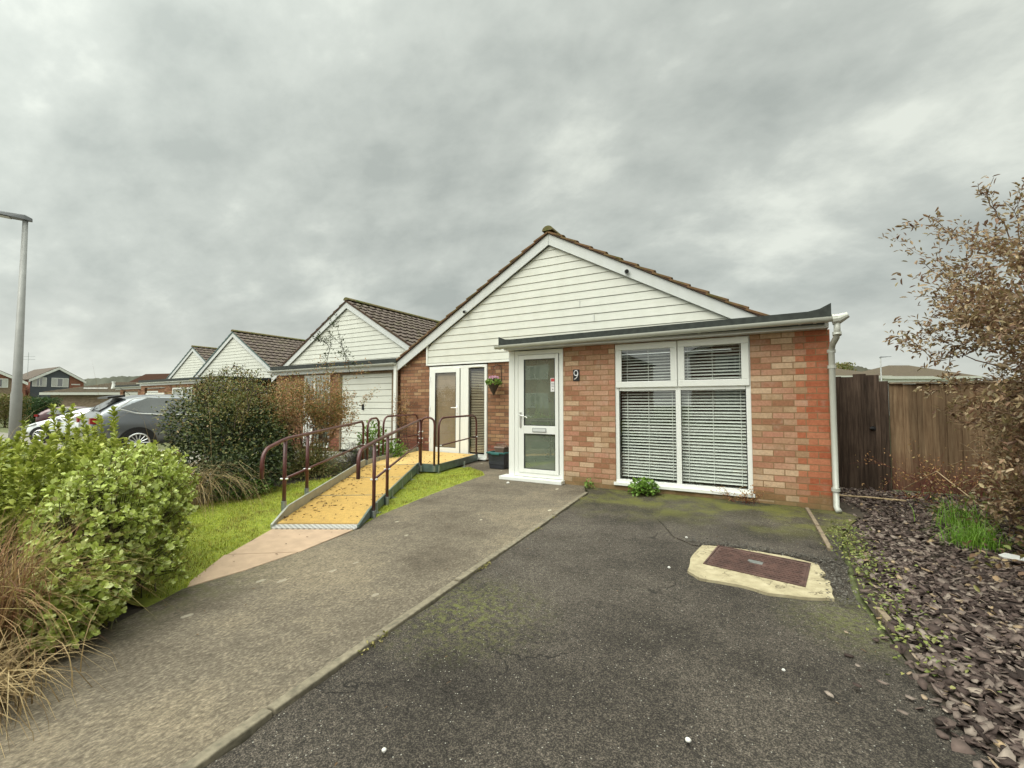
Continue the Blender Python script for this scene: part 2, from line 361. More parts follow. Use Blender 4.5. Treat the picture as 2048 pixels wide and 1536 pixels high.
def slate_mat():
    t = NT('plum slate'); g = t.node('ShaderNodeNewGeometry')
    col = t.ramp(g.outputs['Random Per Island'], [(0, (.024,.016,.013)), (.3, (.068,.047,.040)), (.6, (.125,.090,.076)), (.85, (.19,.15,.125)), (.95, (.27,.22,.18)), (1, (.33,.23,.13))])
    col = t.mix(.5, col, t.ramp(t.noise(25, 4), [(.3, .6), (.7, 1.35)]), 'MULTIPLY')
    t.set(col, .85, spec=.22); t.bump(t.noise(60, 4), .3, .004); return t.m
M['slate'] = slate_mat()
def leaf_mat(name, stops, rough=.45, trans=.25, spec=.4):
    t = NT(name); g = t.node('ShaderNodeNewGeometry'); n = len(stops)
    col = t.ramp(g.outputs['Random Per Island'], [(i / (n - 1), c) for i, c in enumerate(stops)])
    t.set(col, rough, spec=spec)
    tr = t.node('ShaderNodeBsdfTranslucent'); t.lk(col, tr.inputs['Color'])
    mx = t.node('ShaderNodeMixShader'); mx.inputs[0].default_value = trans
    t.lk(t.b.outputs[0], mx.inputs[1]); t.lk(tr.outputs[0], mx.inputs[2]); t.lk(mx.outputs[0], t.out.inputs['Surface']); return t.m
M['leaf_a'] = leaf_mat('pale green leaf', [(.18,.15,.035), (.24,.29,.045), (.38,.45,.085), (.50,.58,.15), (.68,.72,.33)], .42)
M['leaf_b'] = leaf_mat('yellow green leaf', [(.17,.20,.03), (.28,.33,.05), (.40,.44,.08), (.52,.54,.13)], .5)
M['leaf_dark'] = leaf_mat('dark glossy leaf', [(.012,.020,.008), (.030,.045,.014), (.055,.075,.022), (.10,.12,.04)], .55, .12, .25)
M['leaf_mid'] = leaf_mat('olive leaf', [(.08,.09,.02), (.15,.17,.04), (.21,.19,.06), (.27,.17,.075)], .5)
M['leaf_rust'] = leaf_mat('rusty brown leaf', [(.24,.11,.04), (.38,.20,.08), (.46,.28,.12), (.26,.22,.07)], .6)
M['leaf_right'] = leaf_mat('autumn leaf', [(.11,.06,.04), (.22,.13,.07), (.32,.215,.12), (.40,.30,.17), (.20,.16,.065), (.20,.10,.06), (.48,.40,.26)], .6)
M['leaf_herb'] = leaf_mat('fresh herb leaf', [(.09,.18,.02), (.16,.28,.04), (.24,.36,.08)], .5)
def blade_mat(name, stops):
    m = leaf_mat(name, stops, .5, .3); t = m.node_tree; g = t.nodes['Principled BSDF']; src = g.inputs['Base Color'].links[0].from_socket; tc = t.nodes.new('ShaderNodeTexCoord'); n = t.nodes.new('ShaderNodeTexNoise'); n.inputs['Scale'].default_value = 2.6; n.inputs['Detail'].default_value = 5; t.links.new(tc.outputs['Object'], n.inputs['Vector'])
    r = t.nodes.new('ShaderNodeValToRGB'); r.color_ramp.elements[0].position = .36; r.color_ramp.elements[0].color = (.62,.46,.6,1); r.color_ramp.elements[1].position = .56; r.color_ramp.elements[1].color = (1,1,1,1); t.links.new(n.outputs['Fac'], r.inputs['Fac'])
    mx = t.nodes.new('ShaderNodeMix'); mx.data_type = 'RGBA'; mx.blend_type = 'MULTIPLY'; mx.inputs[0].default_value = 1; t.links.new(src, mx.inputs[6]); t.links.new(r.outputs['Color'], mx.inputs[7]); t.links.new(mx.outputs[2], g.inputs['Base Color'])
    for x in t.nodes:
        if x.type == 'BSDF_TRANSLUCENT': t.links.new(mx.outputs[2], x.inputs['Color'])
    return m
M['blade'] = blade_mat('lawn blade', [(.15,.20,.012), (.24,.30,.016), (.34,.39,.025), (.50,.48,.07)])
M['blade_fresh'] = leaf_mat('bright blade', [(.09,.20,.012), (.16,.31,.03), (.24,.38,.06)], .5, .3)
M['straw'] = leaf_mat('straw blade', [(.12,.075,.03), (.26,.18,.08), (.40,.29,.14), (.50,.38,.20)], .7, .2)
M['straw_rust'] = leaf_mat('rust stem', [(.14,.06,.032), (.26,.13,.06), (.40,.26,.12), (.34,.30,.10)], .7, .15)
M['berry'] = plain('dark berry', (.03,.018,.022), .5)
M['lavender'] = leaf_mat('faded lavender', [(.14,.11,.13), (.20,.17,.19), (.12,.12,.08)], .8)
M['petal'] = leaf_mat('pink petal', [(.60,.25,.42), (.72,.42,.55), (.8,.66,.70)], .6)
M['red_twig'] = plain('red twig', (.13,.025,.022), .8, var=.3)
M['litter'] = leaf_mat('dead leaf bits', [(.06,.035,.02), (.13,.08,.04), (.2,.12,.06)], .8)

# ------------------------------------------------------------------ camera
cd = bpy.data.cameras.new('camera'); cam = link(bpy.data.objects.new('camera', cd)); scene.camera = cam
cd.sensor_width = 36; cd.lens = 36 * 883 / 2048; cd.clip_start = .05; cd.clip_end = 5000
YAW = math.atan(506 / 883); PIT = math.atan(40 / 883); CZ = 1.2
cam.location = (0, 0, CZ); cam.rotation_euler = (math.pi/2 + PIT, 0, YAW)
FW = Vector((-math.sin(YAW)*math.cos(PIT), math.cos(YAW)*math.cos(PIT), math.sin(PIT))); RT = Vector((math.cos(YAW), math.sin(YAW), 0)); UP = RT.cross(FW)
def at(px, py, d):      # a surveyed direction (photo pixel) at metres d ahead
    return Vector((0, 0, CZ)) + FW * d + RT * ((px - 1024) / 883 * d) + UP * ((768 - py) / 883 * d)

def tz(x, y=0):
    s = min(1, max(0, (-9 - x) / 11)); s = s*s*(3-2*s); return -.45 * s

# ------------------------------------------------------------------ ground
def sheet(name, pts, z, mat, follow=False, thick=0, kind='structure', wob=0.0, step=.12):
    # flat outline; long edges may be roughened
    out = []
    n = len(pts)
    for i in range(n):
        a = Vector(pts[i]); b = Vector(pts[(i+1) % n]); L = (b-a).length; out.append(a)
        if wob and L > step*2:
            k = int(L/step)
            nrm = Vector((-(b-a).y, (b-a).x)).normalized()
            for j in range(1, k): out.append(a.lerp(b, j/k) + nrm * rng.normal(0, wob))
    m = MB()
    if thick: m.prism([(p.x, p.y, z - thick) for p in out], (0, 0, thick))
    else: m.poly([(p.x, p.y, z) for p in out])
    o = part(name, m, mat); tag(o, kind=kind); return o
m = MB(); xs = [-400, -120, -60, -40] + [-30 + i for i in range(0, 25)] + [-4, 10, 60, 400]; ys = [-300, -60, -20, 0, 10, 20, 60, 400]
for x in xs:
    for y in ys: m.v.append((x, y, tz(x) - .05))
for i in range(len(xs)-1):
    for j in range(len(ys)-1):
        a = i*len(ys)+j; m.f.append((a, a+len(ys), a+len(ys)+1, a+1))
struct('ground', m, M['ground'], smooth=True)
m = MB(); xs = [-60, -40] + [-28 + i*.8 for i in range(0, 26)]; xs = [x for x in xs if x < -7.7] + [-7.7]; ys = [-14, 0, 5, 7.75]
for x in xs:
    for y in ys: m.v.append((x, y, tz(x) - .025))
for i in range(len(xs)-1):
    for j in range(len(ys)-1):
        a = i*len(ys)+j; m.f.append((a, a+len(ys), a+len(ys)+1, a+1))
struct('road', m, M['road'], smooth=True)
sheet('street', [(-7.7,-14),(12,-14),(12,-7),(-7.7,-7)], -.03, M['road'])
sheet('flower_bed', [(-7.7,-6),(-2.2,-6),(-2.4,.4),(-2.75,.75),(-3.2,1.3),(-5.8,2.0),(-6.2,5.3),(-6.9,7.84),(-7.7,7.84)], -.018, M['soil'])
sheet('lawn', [(-3.2,1.25),(-3.3,1.49),(-3.75,1.97),(-4.12,2.55),(-5.32,5.95),(-6.05,5.5),(-6.2,5.2),(-6.2,4.2),(-6.1,3.4),(-5.9,2.8),(-5.4,1.6),(-3.6,1.2)], -.006, M['turf'], wob=.015)
sheet('lawn_strip', [(-3.41,2.90),(-3.64,3.49),(-3.87,4.57),(-4.05,5.6),(-4.14,6.31),(-4.4,6.65),(-4.95,7.0),(-5.3,6.4),(-5.32,5.95),(-4.0,3.8)], -.004, M['turf'], wob=.012)
sheet('concrete_path', [(-1.42,-3),(-1.62,.2),(-1.73,1.07),(-1.79,1.66),(-1.92,3.15),(-2.15,5.74),(-2.3,6.14),(-2.3,6.3),(-3.55,6.3),(-3.55,7.84),(-6.0,7.84),(-5.3,6.9),(-4.95,6.97),(-4.4,6.62),(-4.14,6.31),(-4.05,5.6),(-3.87,4.57),(-3.64,3.49),(-3.41,2.92),(-3.30,2.25),(-3.28,1.85),(-3.31,1.47),(-3.18,1.2),(-2.96,.75),(-2.65,.4),(-2.5,-3)], .0, M['concrete'], wob=.004)
m = MB(); ks = [(-1.42,-3),(-1.62,.2),(-1.73,1.07),(-1.79,1.66),(-1.86,2.45),(-1.92,3.15),(-2.03,4.4),(-2.15,5.74)]
for a, b in zip(ks, ks[1:]):
    n_ = max(1, int((Vector(b)-Vector(a)).length/.914 + .5))
    for j in range(n_):
        p = Vector(a).lerp(Vector(b), j/n_); q = Vector(a).lerp(Vector(b), (j+1)/n_); d = (q-p).normalized(); w = Vector((d.y, -d.x)) * .05; p += d*.006; q -= d*.006
        dz = random.uniform(-.006, .006)
        m.prism([(p.x,p.y,-.03),(p.x+w.x,p.y+w.y,-.03),(q.x+w.x,q.y+w.y,-.03),(q.x,q.y,-.03)], (0,0,.045+dz))
struct('kerb_strip', m, M['kerb_conc'], bevel=.006)
sheet('asphalt_drive', [(-1.38,-3),(-1.57,.2),(-1.68,1.07),(-1.74,1.66),(-1.87,3.15),(-2.10,5.74),(-2.3,6.16),(-2.3,6.25),(.7,6.25),(.86,6.0),(.62,5.2),(.52,4.5),(.46,3.6),(.50,3.1),(.56,2.7),(.62,2.3),(.70,1.9),(.9,.9),(1.2,-.4),(1.5,-3)], -.008, M['asphalt'], wob=.012)
sheet('asphalt_patch', [(-1.2,6.19),(.33,6.19),(.36,5.2),(.38,4.3),(.33,4.1),(.12,4.19),(-.15,4.19),(-.38,4.17),(-.55,4.07),(-.75,4.25),(-1.0,4.8)], .004, M['asphalt'], wob=.01, thick=.02)
m = MB()
for a, b in (((.37,6.12),(.40,5.3)),((.40,5.26),(.42,4.5)),((.53,3.35),(.55,3.15))):
    a = Vector(a); b = Vector(b); m.prism([(a.x,a.y,-.03),(a.x+.035,a.y,-.03),(b.x+.035,b.y,-.03),(b.x,b.y,-.03)], (0,0,.047))
struct('edging_board', m, M['timber'], bevel=.004)
m = MB()
for q in ([(-4.12,2.57),(-3.43,2.95),(-3.30,2.3),(-3.74,1.97)], [(-3.75,1.955),(-3.305,2.28),(-3.28,1.85),(-3.31,1.5),(-3.4,1.56)]):
    m.prism([(x,y,-.03) for x,y in q], (0,0,.036))
struct('paving_slabs', m, M['slab'], bevel=.004)
sheet('slate_bed', [(.52,7.9),(.68,6.0),(.56,4.5),(.5,3.6),(.6,2.3),(.9,.9),(1.5,-3),(6,-3),(6,7.9)], -.02, M['soil'])

# manhole cover with its cement surround
mh = thing('manhole_cover', 'rusty rectangular ribbed iron cover in a yellowish cement surround set in the asphalt drive', 'manhole cover', (-.08,3.83,0))
sur = [(-.49,4.08),(-.36,4.13),(-.13,4.14),(.12,4.12),(.31,4.04),(.34,3.84),(.30,3.74),(.35,3.70),(.34,3.38),(.19,3.31),(0,3.27),(-.17,3.32),(-.42,3.31),(-.51,3.42),(-.53,3.76)]
m = MB(); pts = []
for i, p in enumerate(sur):
    a = Vector(p); b = Vector(sur[(i+1) % len(sur)])
    for j in range(4): q = a.lerp(b, j/4); pts.append((q.x + random.gauss(0, .003), q.y + random.gauss(0, .003), -.02))
part('surround', m.prism(pts[::-1], (0, 0, .030)), M['mortar_slab'], mh)
cc = [Vector(p) for p in ((-.36,4.17-.055),(.255,4.00),(.19,3.50),(-.415,3.62))]
def mhp(u, v): return cc[3].lerp(cc[2], u).lerp(cc[0].lerp(cc[1], u), v)
m = MB(); q = [mhp(0,0), mhp(1,0), mhp(1,1), mhp(0,1)]; m.prism([(p.x,p.y,.0) for p in q], (0,0,.014)); part('plate', m, M['rust'], mh, bevel=.006)
m = MB()
for (u0, v0, u1, v1) in ((-.02,-.025,1.02,0),(-.02,1,1.02,1.025),(-.02,0,0,1),(1,0,1.02,1)):
    q = [mhp(u0,v0), mhp(u1,v0), mhp(u1,v1), mhp(u0,v1)]; m.prism([(p.x,p.y,.0) for p in q], (0,0,.0165))
part('frame', m, M['rust'], mh)
m = MB()
for i in range(22):
    for j in range(11):
        if 8 < i < 13 and 4 < j < 7: continue
        u = .035 + i/22*.93; v = .05 + j/11*.9; du, dv = .031, .032
        off = .5*.042 if j % 2 else 0
        ps = [mhp(u+off, v), mhp(min(.985,u+off+du), v), mhp(min(.985,u+off+du), v+dv), mhp(u+off, v+dv)]
        m.prism([(p.x,p.y,.0145) for p in ps], (0,0,.005))
part('tread_pattern', m, M['rust'], mh)
m = MB(); ps = [mhp(.40,.48), mhp(.56,.48), mhp(.56,.60), mhp(.40,.60)]; m.prism([(p.x,p.y,.0145) for p in ps], (0,0,.003)); part('keyhole_plate', m, M['galv'], mh)

# ------------------------------------------------------------------ roofs
def roof_slope(m, ex, ez, rx, rz, y0, y1, course=.30, wave=.012, pitch=.30, lap=.022, cols=None):
    """tiled slope from eave (ex,ez) to ridge (rx,rz), running y0..y1; each course overlaps the one below, ribbed along the ridge direction"""
    L = math.hypot(rx-ex, rz-ez); n = max(2, round(L/course)); ux, uz = (rx-ex)/L, (rz-ez)/L; nx, nz = -uz, ux
    if nz < 0: nx, nz = -nx, -nz
    cols = cols or max(8, int((y1-y0)/pitch*6))
    for c in range(n):
        s0 = L*c/n - (.0 if c == 0 else .02); s1 = L*(c+1)/n; j = random.uniform(-.004, .004)
        rows = []
        for (s, h) in ((s0, lap - .016), (s0, lap + .016 + j), (s1, .012)):
            r_ = []
            for k in range(cols+1):
                y = y0 + (y1-y0)*k/cols; ph = (y - y0)/pitch*2*math.pi
                hh = h + (wave*max(0, math.sin(ph))**.6 if math.sin(ph) > 0 else 0)*(1 if h > .008 or True else 0)
                r_.append((ex + ux*s + nx*hh, y, ez + uz*s + nz*hh))
            rows.append(r_)
        b = len(m.v); w = cols+1
        for r_ in rows: m.v += r_
        for i in range(2):
            for k in range(cols): m.f.append((b+i*w+k, b+i*w+k+1, b+(i+1)*w+k+1, b+(i+1)*w+k))
        # verge ends of this course
        for k in (0, cols):
            a0, a1, a2 = b+k, b+w+k, b+2*w+k; p = m.v[a2]; m.v.append((p[0]-nx*.03, p[1], p[2]-nz*.03)); m.f.append((a0, a1, a2, len(m.v)-1))
def ridge(m, x, z, y0, y1, r=.11):
    n = max(1, int((y1-y0)/.42))
    for i in range(n):
        a = y0 + (y1-y0)*i/n; b = y0 + (y1-y0)*(i+1)/n - .012
        prof = [(x + r*1.15*math.cos(t), z + r*.95*math.sin(t)) for t in [math.pi*k/10 for k in range(11)]]
        v = [(px, a, pz) for px, pz in prof] + [(px, b, pz) for px, pz in prof]; f = [(k, k+1, 12+k, 11+k) for k in range(10)] + [tuple(range(11))[::-1], tuple(range(11, 22))]
        m.add(v, f)
def barge(m, x0, z0, x1, z1, y0, y1, depth, cut1=True):
    """sloping board with plumb cut ends, top edge from (x0,z0) to (x1,z1)"""
    m.prism([(x0,y0,z0-depth),(x1,y0,z1-depth),(x1,y0,z1),(x0,y0,z0)], (0, y1-y0, 0))
def cladding(m, poly_fn, z0, z1, y, board=.15, proud=.012):
    """shiplap boards clipped between x limits given by poly_fn(z)"""
    z = z0
    while z < z1 - .01:
        zt = min(z + board, z1)
        a0, b0 = poly_fn(z); a1, b1 = poly_fn(zt)
        if b0 - a0 > .02:
            zb = z + .012; ah, bh = poly_fn(zb)
            if b1 - a1 < .01: a1 = b1 = (a1+b1)/2; b1 += .005
            v = [(a0,y+.012,z),(b0,y+.012,z),(ah,y-proud,zb),(bh,y-proud,zb),(a1,y-.002,zt),(b1,y-.002,zt)]
            m.add(v, [(0,1,3,2),(2,3,5,4)])
        z = zt

# ------------------------------------------------------------------ the bungalow
YM, YE = 7.85, 6.2          # main gable wall and porch/extension wall
AX, AZ = -3.62, 4.62        # apex
SL, SR = .585, .557         # slopes of the two pitches
def zl(x): return AZ - SL*(AX-x) if x < AX else AZ - SR*(x-AX)
H = thing('bungalow', 'brick bungalow numbered 9 with cream clad gable, flat roofed porch front and white windows', 'house', (-3.6,7.85,0))
def wall_with_hole(x0, x1, z0, z1, y0, y1, holes):
    m = MB(); hs = sorted(holes); x = x0
    for (a, b, c, d) in hs:
        if a > x: m.box(x, a, y0, y1, z0, z1)
        if c > z0: m.box(a, b, y0, y1, z0, c)
        if d < z1: m.box(a, b, y0, y1, d, z1)
        x = b
    if x < x1: m.box(x, x1, y0, y1, z0, z1)
    return m
W = (-1.86, -.15, .09, 2.055)       # front window opening
D = (-3.60, -2.655, 0.0, 2.055)     # front door opening
part('front_brick_wall', wall_with_hole(-2.655, .66, -.1, 2.06, YE, YE+.22, [W]), M['brick_ext'], H)
m = MB(); m.box(.44, .66, YE+.2205, YM+1.5, -.1, 2.06); part('side_brick_wall', m, M['brick_ext'], H)
m = MB()
m.box(-7.58, -6.66, YM, YM+.22, -.1, 2.25)
part('brick_pier', MB().box(-5.09, -3.58, YM, YM+.22, -.1, 2.12), M['brick_main'], H)
m.prism([(-7.58,YM,2.25),(-6.72,YM,2.25),(-6.72,YM,zl(-6.72)-.28),(-7.58,YM,zl(-7.58)-.06)][::1], (0,.22,0))
part('recessed_brick_wall', m, M['brick_main'], H)
m = MB(); m.box(-7.58, -7.36, YM+.2205, YM+9, -.1, 2.25); part('left_brick_wall', m, M['brick_main'], H)
m = MB(); m.box(-3.57, -3.47, YE+.13, YM, 0, 2.06); part('porch_side_panel', m, M['upvc'], H)
def gab(z):
    lim = 2.12
    return (max(-6.70, AX - (AZ-.30-z)/SL), min(.5, AX + (AZ-.30-z)/SR))
m = MB(); cladding(m, gab, 2.12, AZ-.31, YM-.03); 
m.prism([(-6.70,YM,2.13),(.45,YM,2.13),(AX,YM,AZ-.28),(-6.70,YM,gab(0)[0]*0+zl(-6.70)-.30)], (0,.02,0))
part('gable_cladding', m, M['clad'], H)
m = MB(); m.box(-6.745, -6.702, YM-.055, YM+.0, 2.08, zl(-6.72)-.22); m.box(-6.702, -3.5, YM-.05, YM-.02, 2.075, 2.118); part('cladding_trim', m, M['upvc'], H)
m = MB()
for xx, zz in ((-3.0, 2.42), (-2.72, 2.72), (-3.0, 3.02)):
    part('cladding_joint', MB().box(xx-.004, xx+.004, YM-.052, YM-.03, zz+.012, zz+.14), M['barge'], H)
for sgn in (0, 1):
    m = MB()
    if sgn == 0: barge(m, -7.64, zl(-7.64)-.085, AX-.002, AZ-.085, YM-.10, YM-.072, .215)
    else: barge(m, AX+.002, AZ-.085, .50, zl(.50)-.085, YM-.10, YM-.072, .215)
    part('bargeboard', m, M['barge'], H, bevel=.003)
m = MB(); m.box(-7.66, -7.40, YM-.071, YM+.3, 2.10, 2.135); m.box(-7.66,-7.60, YM-.071, YM+.1, 2.135, 2.25); part('eave_box', m, M['barge'], H)
rf = MB(); roof_slope(rf, -7.72, zl(-7.72)-.055, AX, AZ-.055, YM-.14, YM+9, course=.325, lap=.030); roof_slope(rf, .62, zl(.62)-.055, AX, AZ-.055, YM-.14, YM+9, course=.325, lap=.030)
roof = part('roof', rf, M['tile_moss'], H)
m = MB()
barge(m, -7.70, zl(-7.70)-.045, AX, AZ-.045, YM-.135, YM-.05, .035); barge(m, AX, AZ-.045, .56, zl(.56)-.045, YM-.135, YM-.05, .035); part('undercloak', m, M['verge_dark'], roof)
m = MB(); ridge(m, AX, AZ-.03, YM-.15, YM+9, .10); part('ridge_tiles', m, M['ridge_moss'], roof, smooth=False)
# flat roof over the porch
fl = MB(); fl.box(-3.64, .60, 6.03, YM, 2.10, 2.165); flat = part('flat_roof', fl, M['felt'], H)
pr = []; N = 40
for i in range(N+1):
    x = -3.68 + 4.34*i/N; zt = 2.215 + .035*i/N; e = .055*max(0, 1-(x+3.68)/.18)**2 + .075*max(0, 1-(.66-x)/.22)**2; pr.append((x, zt+e))
m = MB(); pts = [(x, 5.985, z) for x, z in pr] + [(.66, 5.985, 2.165), (-3.68, 5.985, 2.125)]
m.prism(pts[::-1], (0, .05, 0)); part('felt_upstand', m, M['felt'], flat)
m = MB(); m.prism([(.66,6.036,2.165),(.66,YM-.1,2.165),(.66,YM-.1,2.26),(.66,6.036,2.29)][::-1], (-.03,0,0)); part('side_upstand', m, M['felt'], flat)
m = MB(); m.box(-3.62, .64, 6.055, 6.08, 2.062, 2.16); m.box(-3.62, .64, 6.08, YE+.1, 2.061, 2.075); part('fascia', m, M['barge'], H)
# half round gutter with brackets and outlet
def gutter(xa, xb, y, z0, z1, r=.052, lip=True):
    m = MB(); prof = [(r*math.cos(t), r*math.sin(t)) for t in [math.pi + math.pi*k/12 for k in range(13)]]; prof += [((r-.004)*math.cos(t), (r-.004)*math.sin(t)) for t in [2*math.pi - math.pi*k/12 for k in range(13)]]
    v = [(xa, y+a, z0+b) for a, b in prof] + [(xb, y+a, z1+b) for a, b in prof]; n = len(prof)
    m.add(v, [(k, (k+1) % n, n+(k+1) % n, n+k) for k in range(n)] + [tuple(range(13))[::-1], tuple(n+k for k in range(13))]); return m
gm = gutter(-3.70, .70, 5.985-.06, 2.115, 2.155); gm.tube([(.66,5.925,2.125),(.72,5.925,2.13),(.80,5.91,2.165)], [.06,.055,.03], 12)
gt = part('gutter', gm, M['gutter'], H, smooth=False)
for x in (-3.62, -2.66, -1.72, -.70, .36, .50, .61):
    z = 2.115 + .04*(x+3.7)/4.4; g = gutter(x-.014, x+.014, 5.925, z, z, .058); part('gutter_bracket', g, M['gutter'], gt)
dp = MB(); dp.tube([(.70,5.925,2.09),(.70,5.93,2.0),(.695,5.97,1.93),(.672,6.09,1.87),(.665,6.13,1.80),(.665,6.14,1.0),(.665,6.14,.05),(.68,6.07,.012)], .031, 14)
dpo = part('downpipe', dp, M['gutter'], H, smooth=True)
for z in (1.97, 1.80, 1.62, .24):
    g = MB(); g.tube([(.70 if z > 1.9 else .665, 5.94 if z > 1.9 else 6.14, z-.018),(.70 if z > 1.9 else .665, 5.95 if z > 1.9 else 6.14, z+.018)], .042, 16); part('pipe_collar', g, M['gutter'], dpo)
m = MB(); m.box(.661, .71, 6.32, 6.62, .55, 1.02); part('meter_box', m, M['upvc'], H, bevel=.006)

def frame_ring(m, x0, x1, z0, z1, y0, y1, w):
    m.box(x0, x1, y0, y1, z1-w, z1); m.box(x0, x1, y0, y1, z0, z0+w); m.box(x0, x0+w, y0, y1, z0+w, z1-w); m.box(x1-w, x1, y0, y1, z0+w, z1-w)
def pane(x0, x1, z0, z1, y): return MB().poly([(x0,y,z0),(x1,y,z0),(x1,y,z1),(x0,y,z1)])
def slats(x0, x1, z0, z1, y, step, wd, tilt, curve=.003):
    m = MB(); z = z0 + step*.5; c, s = math.cos(tilt), math.sin(tilt)
    while z < z1:
        j = random.gauss(0, .0015); w = wd/2; sag = [random.gauss(0, .0008) for _ in range(2)]
        pts = [(-w*c, -w*s), (0, curve), (w*c, w*s)]
        v = [(x0, y+a, z+b+j) for a, b in pts] + [(x1, y+a, z+b+j+sag[0]) for a, b in pts]
        m.add(v, [(0,1,4,3),(1,2,5,4)]); z += step
    return m
def cords(xs, z0, z1, y): 
    m = MB()
    for x in xs: m.box(x-.003, x+.003, y-.001, y+.001, z0, z1)
    return m
# --- big front window
win = MB(); frame_ring(win, W[0], W[1], W[2], W[3], YE+.02, YE+.09, .055)
win.box(-1.80, -.21, YE+.021, YE+.089, 1.385, 1.445); win.box(-1.03, -.98, YE+.021, YE+.089, 1.445, 2.0); win.box(-1.04, -.975, YE+.021, YE+.089, .145, 1.385)
wo = part('front_window', win, M['upvc'], H, bevel=.004)
for (a, b) in ((-1.845,-1.012),(-1.002,-.165)):
    m = MB(); frame_ring(m, a, b, 1.43, 2.045, YE-.008, YE+.018, .085); s_ = part('opening_sash', m, M['upvc'], wo, bevel=.006)
rects = [(-1.765,-1.095,1.51,1.965),(-.92,-.25,1.51,1.965),(-1.80,-1.04,.145,1.385),(-.975,-.21,.145,1.385)]
for i, (a, b, c, d) in enumerate(rects):
    y = YE + (.010 if i < 2 else .045); part('pane', pane(a-.01, b+.01, c-.01, d+.01, y), M['glass'], wo)
    m = MB(); frame_ring(m, a-.006, b+.006, c-.006, d+.006, y-.012, y-.002, .010); part('gasket', m, M['black'], wo)
m = MB(); m.box(W[0]-.02, W[1]+.02, YE-.035, YE+.02, W[2]-.03, W[2]+.012); part('sill', m, M['upvc'], wo, bevel=.004)
for (a, b, tl) in ((-1.80,-1.03,.42),(-.985,-.2,.50)):
    m = slats(a, b, .16, 1.97, YE+.15, .0415, .052, tl, .004); m.box(a, b, YE+.125, YE+.175, 1.975, 2.02); bl = part('venetian_blind', m, M['slat_white'], wo)
    m = cords([a+.09, (a+b)/2, b-.07], .16, 1.98, YE+.122); part('ladder_cord', m, M['slat_white'], wo)
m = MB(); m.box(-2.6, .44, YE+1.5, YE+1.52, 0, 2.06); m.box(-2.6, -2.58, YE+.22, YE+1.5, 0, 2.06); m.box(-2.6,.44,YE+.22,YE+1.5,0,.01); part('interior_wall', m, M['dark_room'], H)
# --- front door
d = MB(); frame_ring(d, D[0]+.10, D[1], .06, 2.045, YE-.01, YE+.07, .065); d.box(D[0], D[0]+.10, YE-.02, YE+.13, .05, 2.05)
part('door_frame', d, M['upvc'], H, bevel=.004)
m = MB(); m.box(-3.72, -2.64, YE-.13, YE+.1, .0, .055); part('door_sill', m, M['upvc'], H, bevel=.006)
dx0, dx1, dz0, dz1 = -3.425, -2.73, .125, 1.975; gx0, gx1 = -3.325, -2.785
m = MB(); y0, y1 = YE-.022, YE+.03
m.box(dx0, gx0, y0, y1, dz0, dz1); m.box(gx1, dx1, y0, y1, dz0, dz1); m.box(gx0, gx1, y0, y1, 1.905, dz1); m.box(gx0, gx1, y0, y1, .735, .86); m.box(gx0, gx1, y0, y1, dz0, .185)
door = part('front_door', m, M['upvc'], H, bevel=.004)
for (c, e) in ((.86, 1.905), (.185, .735)):
    part('pane', pane(gx0, gx1, c, e, YE), M['glass_frost'], door); m = MB(); frame_ring(m, gx0, gx1, c, e, YE-.018, YE-.003, .009); part('gasket', m, M['black'], door)
m = MB(); m.box(-3.17, -2.93, y0-.012, y0, .765, .83); part('letterbox', m, M['barge'], door, bevel=.008)
m = MB(); m.box(-3.165, -2.935, y0-.0135, y0-.0125, .767, .771); m.box(-3.165, -2.935, y0-.0135, y0-.0125, .824, .828); m.box(-3.167,-3.163,y0-.0135,y0-.0125,.771,.824); m.box(-2.937,-2.933,y0-.0135,y0-.0125,.771,.824); part('flap_gap', m, M['black'], door)
m = MB(); m.box(-3.395, -3.362, y0-.012, y0, .83, 1.07); m.tube([(-3.378,y0-.012,1.02),(-3.378,y0-.05,1.02),(-3.30,y0-.055,1.01),(-3.24,y0-.052,.985)], .010, 8); m.disc((-3.378,y0-.018,.90), (0,1,0), .012, .01); part('handle', m, M['bolt'], door)
for z, c in ((1.39, 'sticker_white'),): 
    m = MB(); m.box(-2.865, -2.79, YE-.0035, YE-.0015, 1.39, 1.60); st = part('sticker', m, M['sticker_white'], door)
m = MB(); m.box(-2.858, -2.797, YE-.0052, YE-.0042, 1.545, 1.592); part('printed_panel', m, M['sticker_red'], door)
m = MB()
for z in (1.515, 1.49, 1.465): part('printed_line', MB().box(-2.852, -2.805, YE-.0052, YE-.0042, z, z+.006), M['lamp_head'], door)
m.disc((-2.828,YE-.0052,1.425), (0,1,0), .009, .001); part('printed_mark', m, M['lamp_head'], door)
m = MB(); m.box(-3.47, -2.66, YE+1.2, YE+1.22, 0, 2.06); m.box(-3.47,-2.66,YE+.1,YE+1.2,0,.01); part('hallway_wall', m, M['slat_tan'], H)
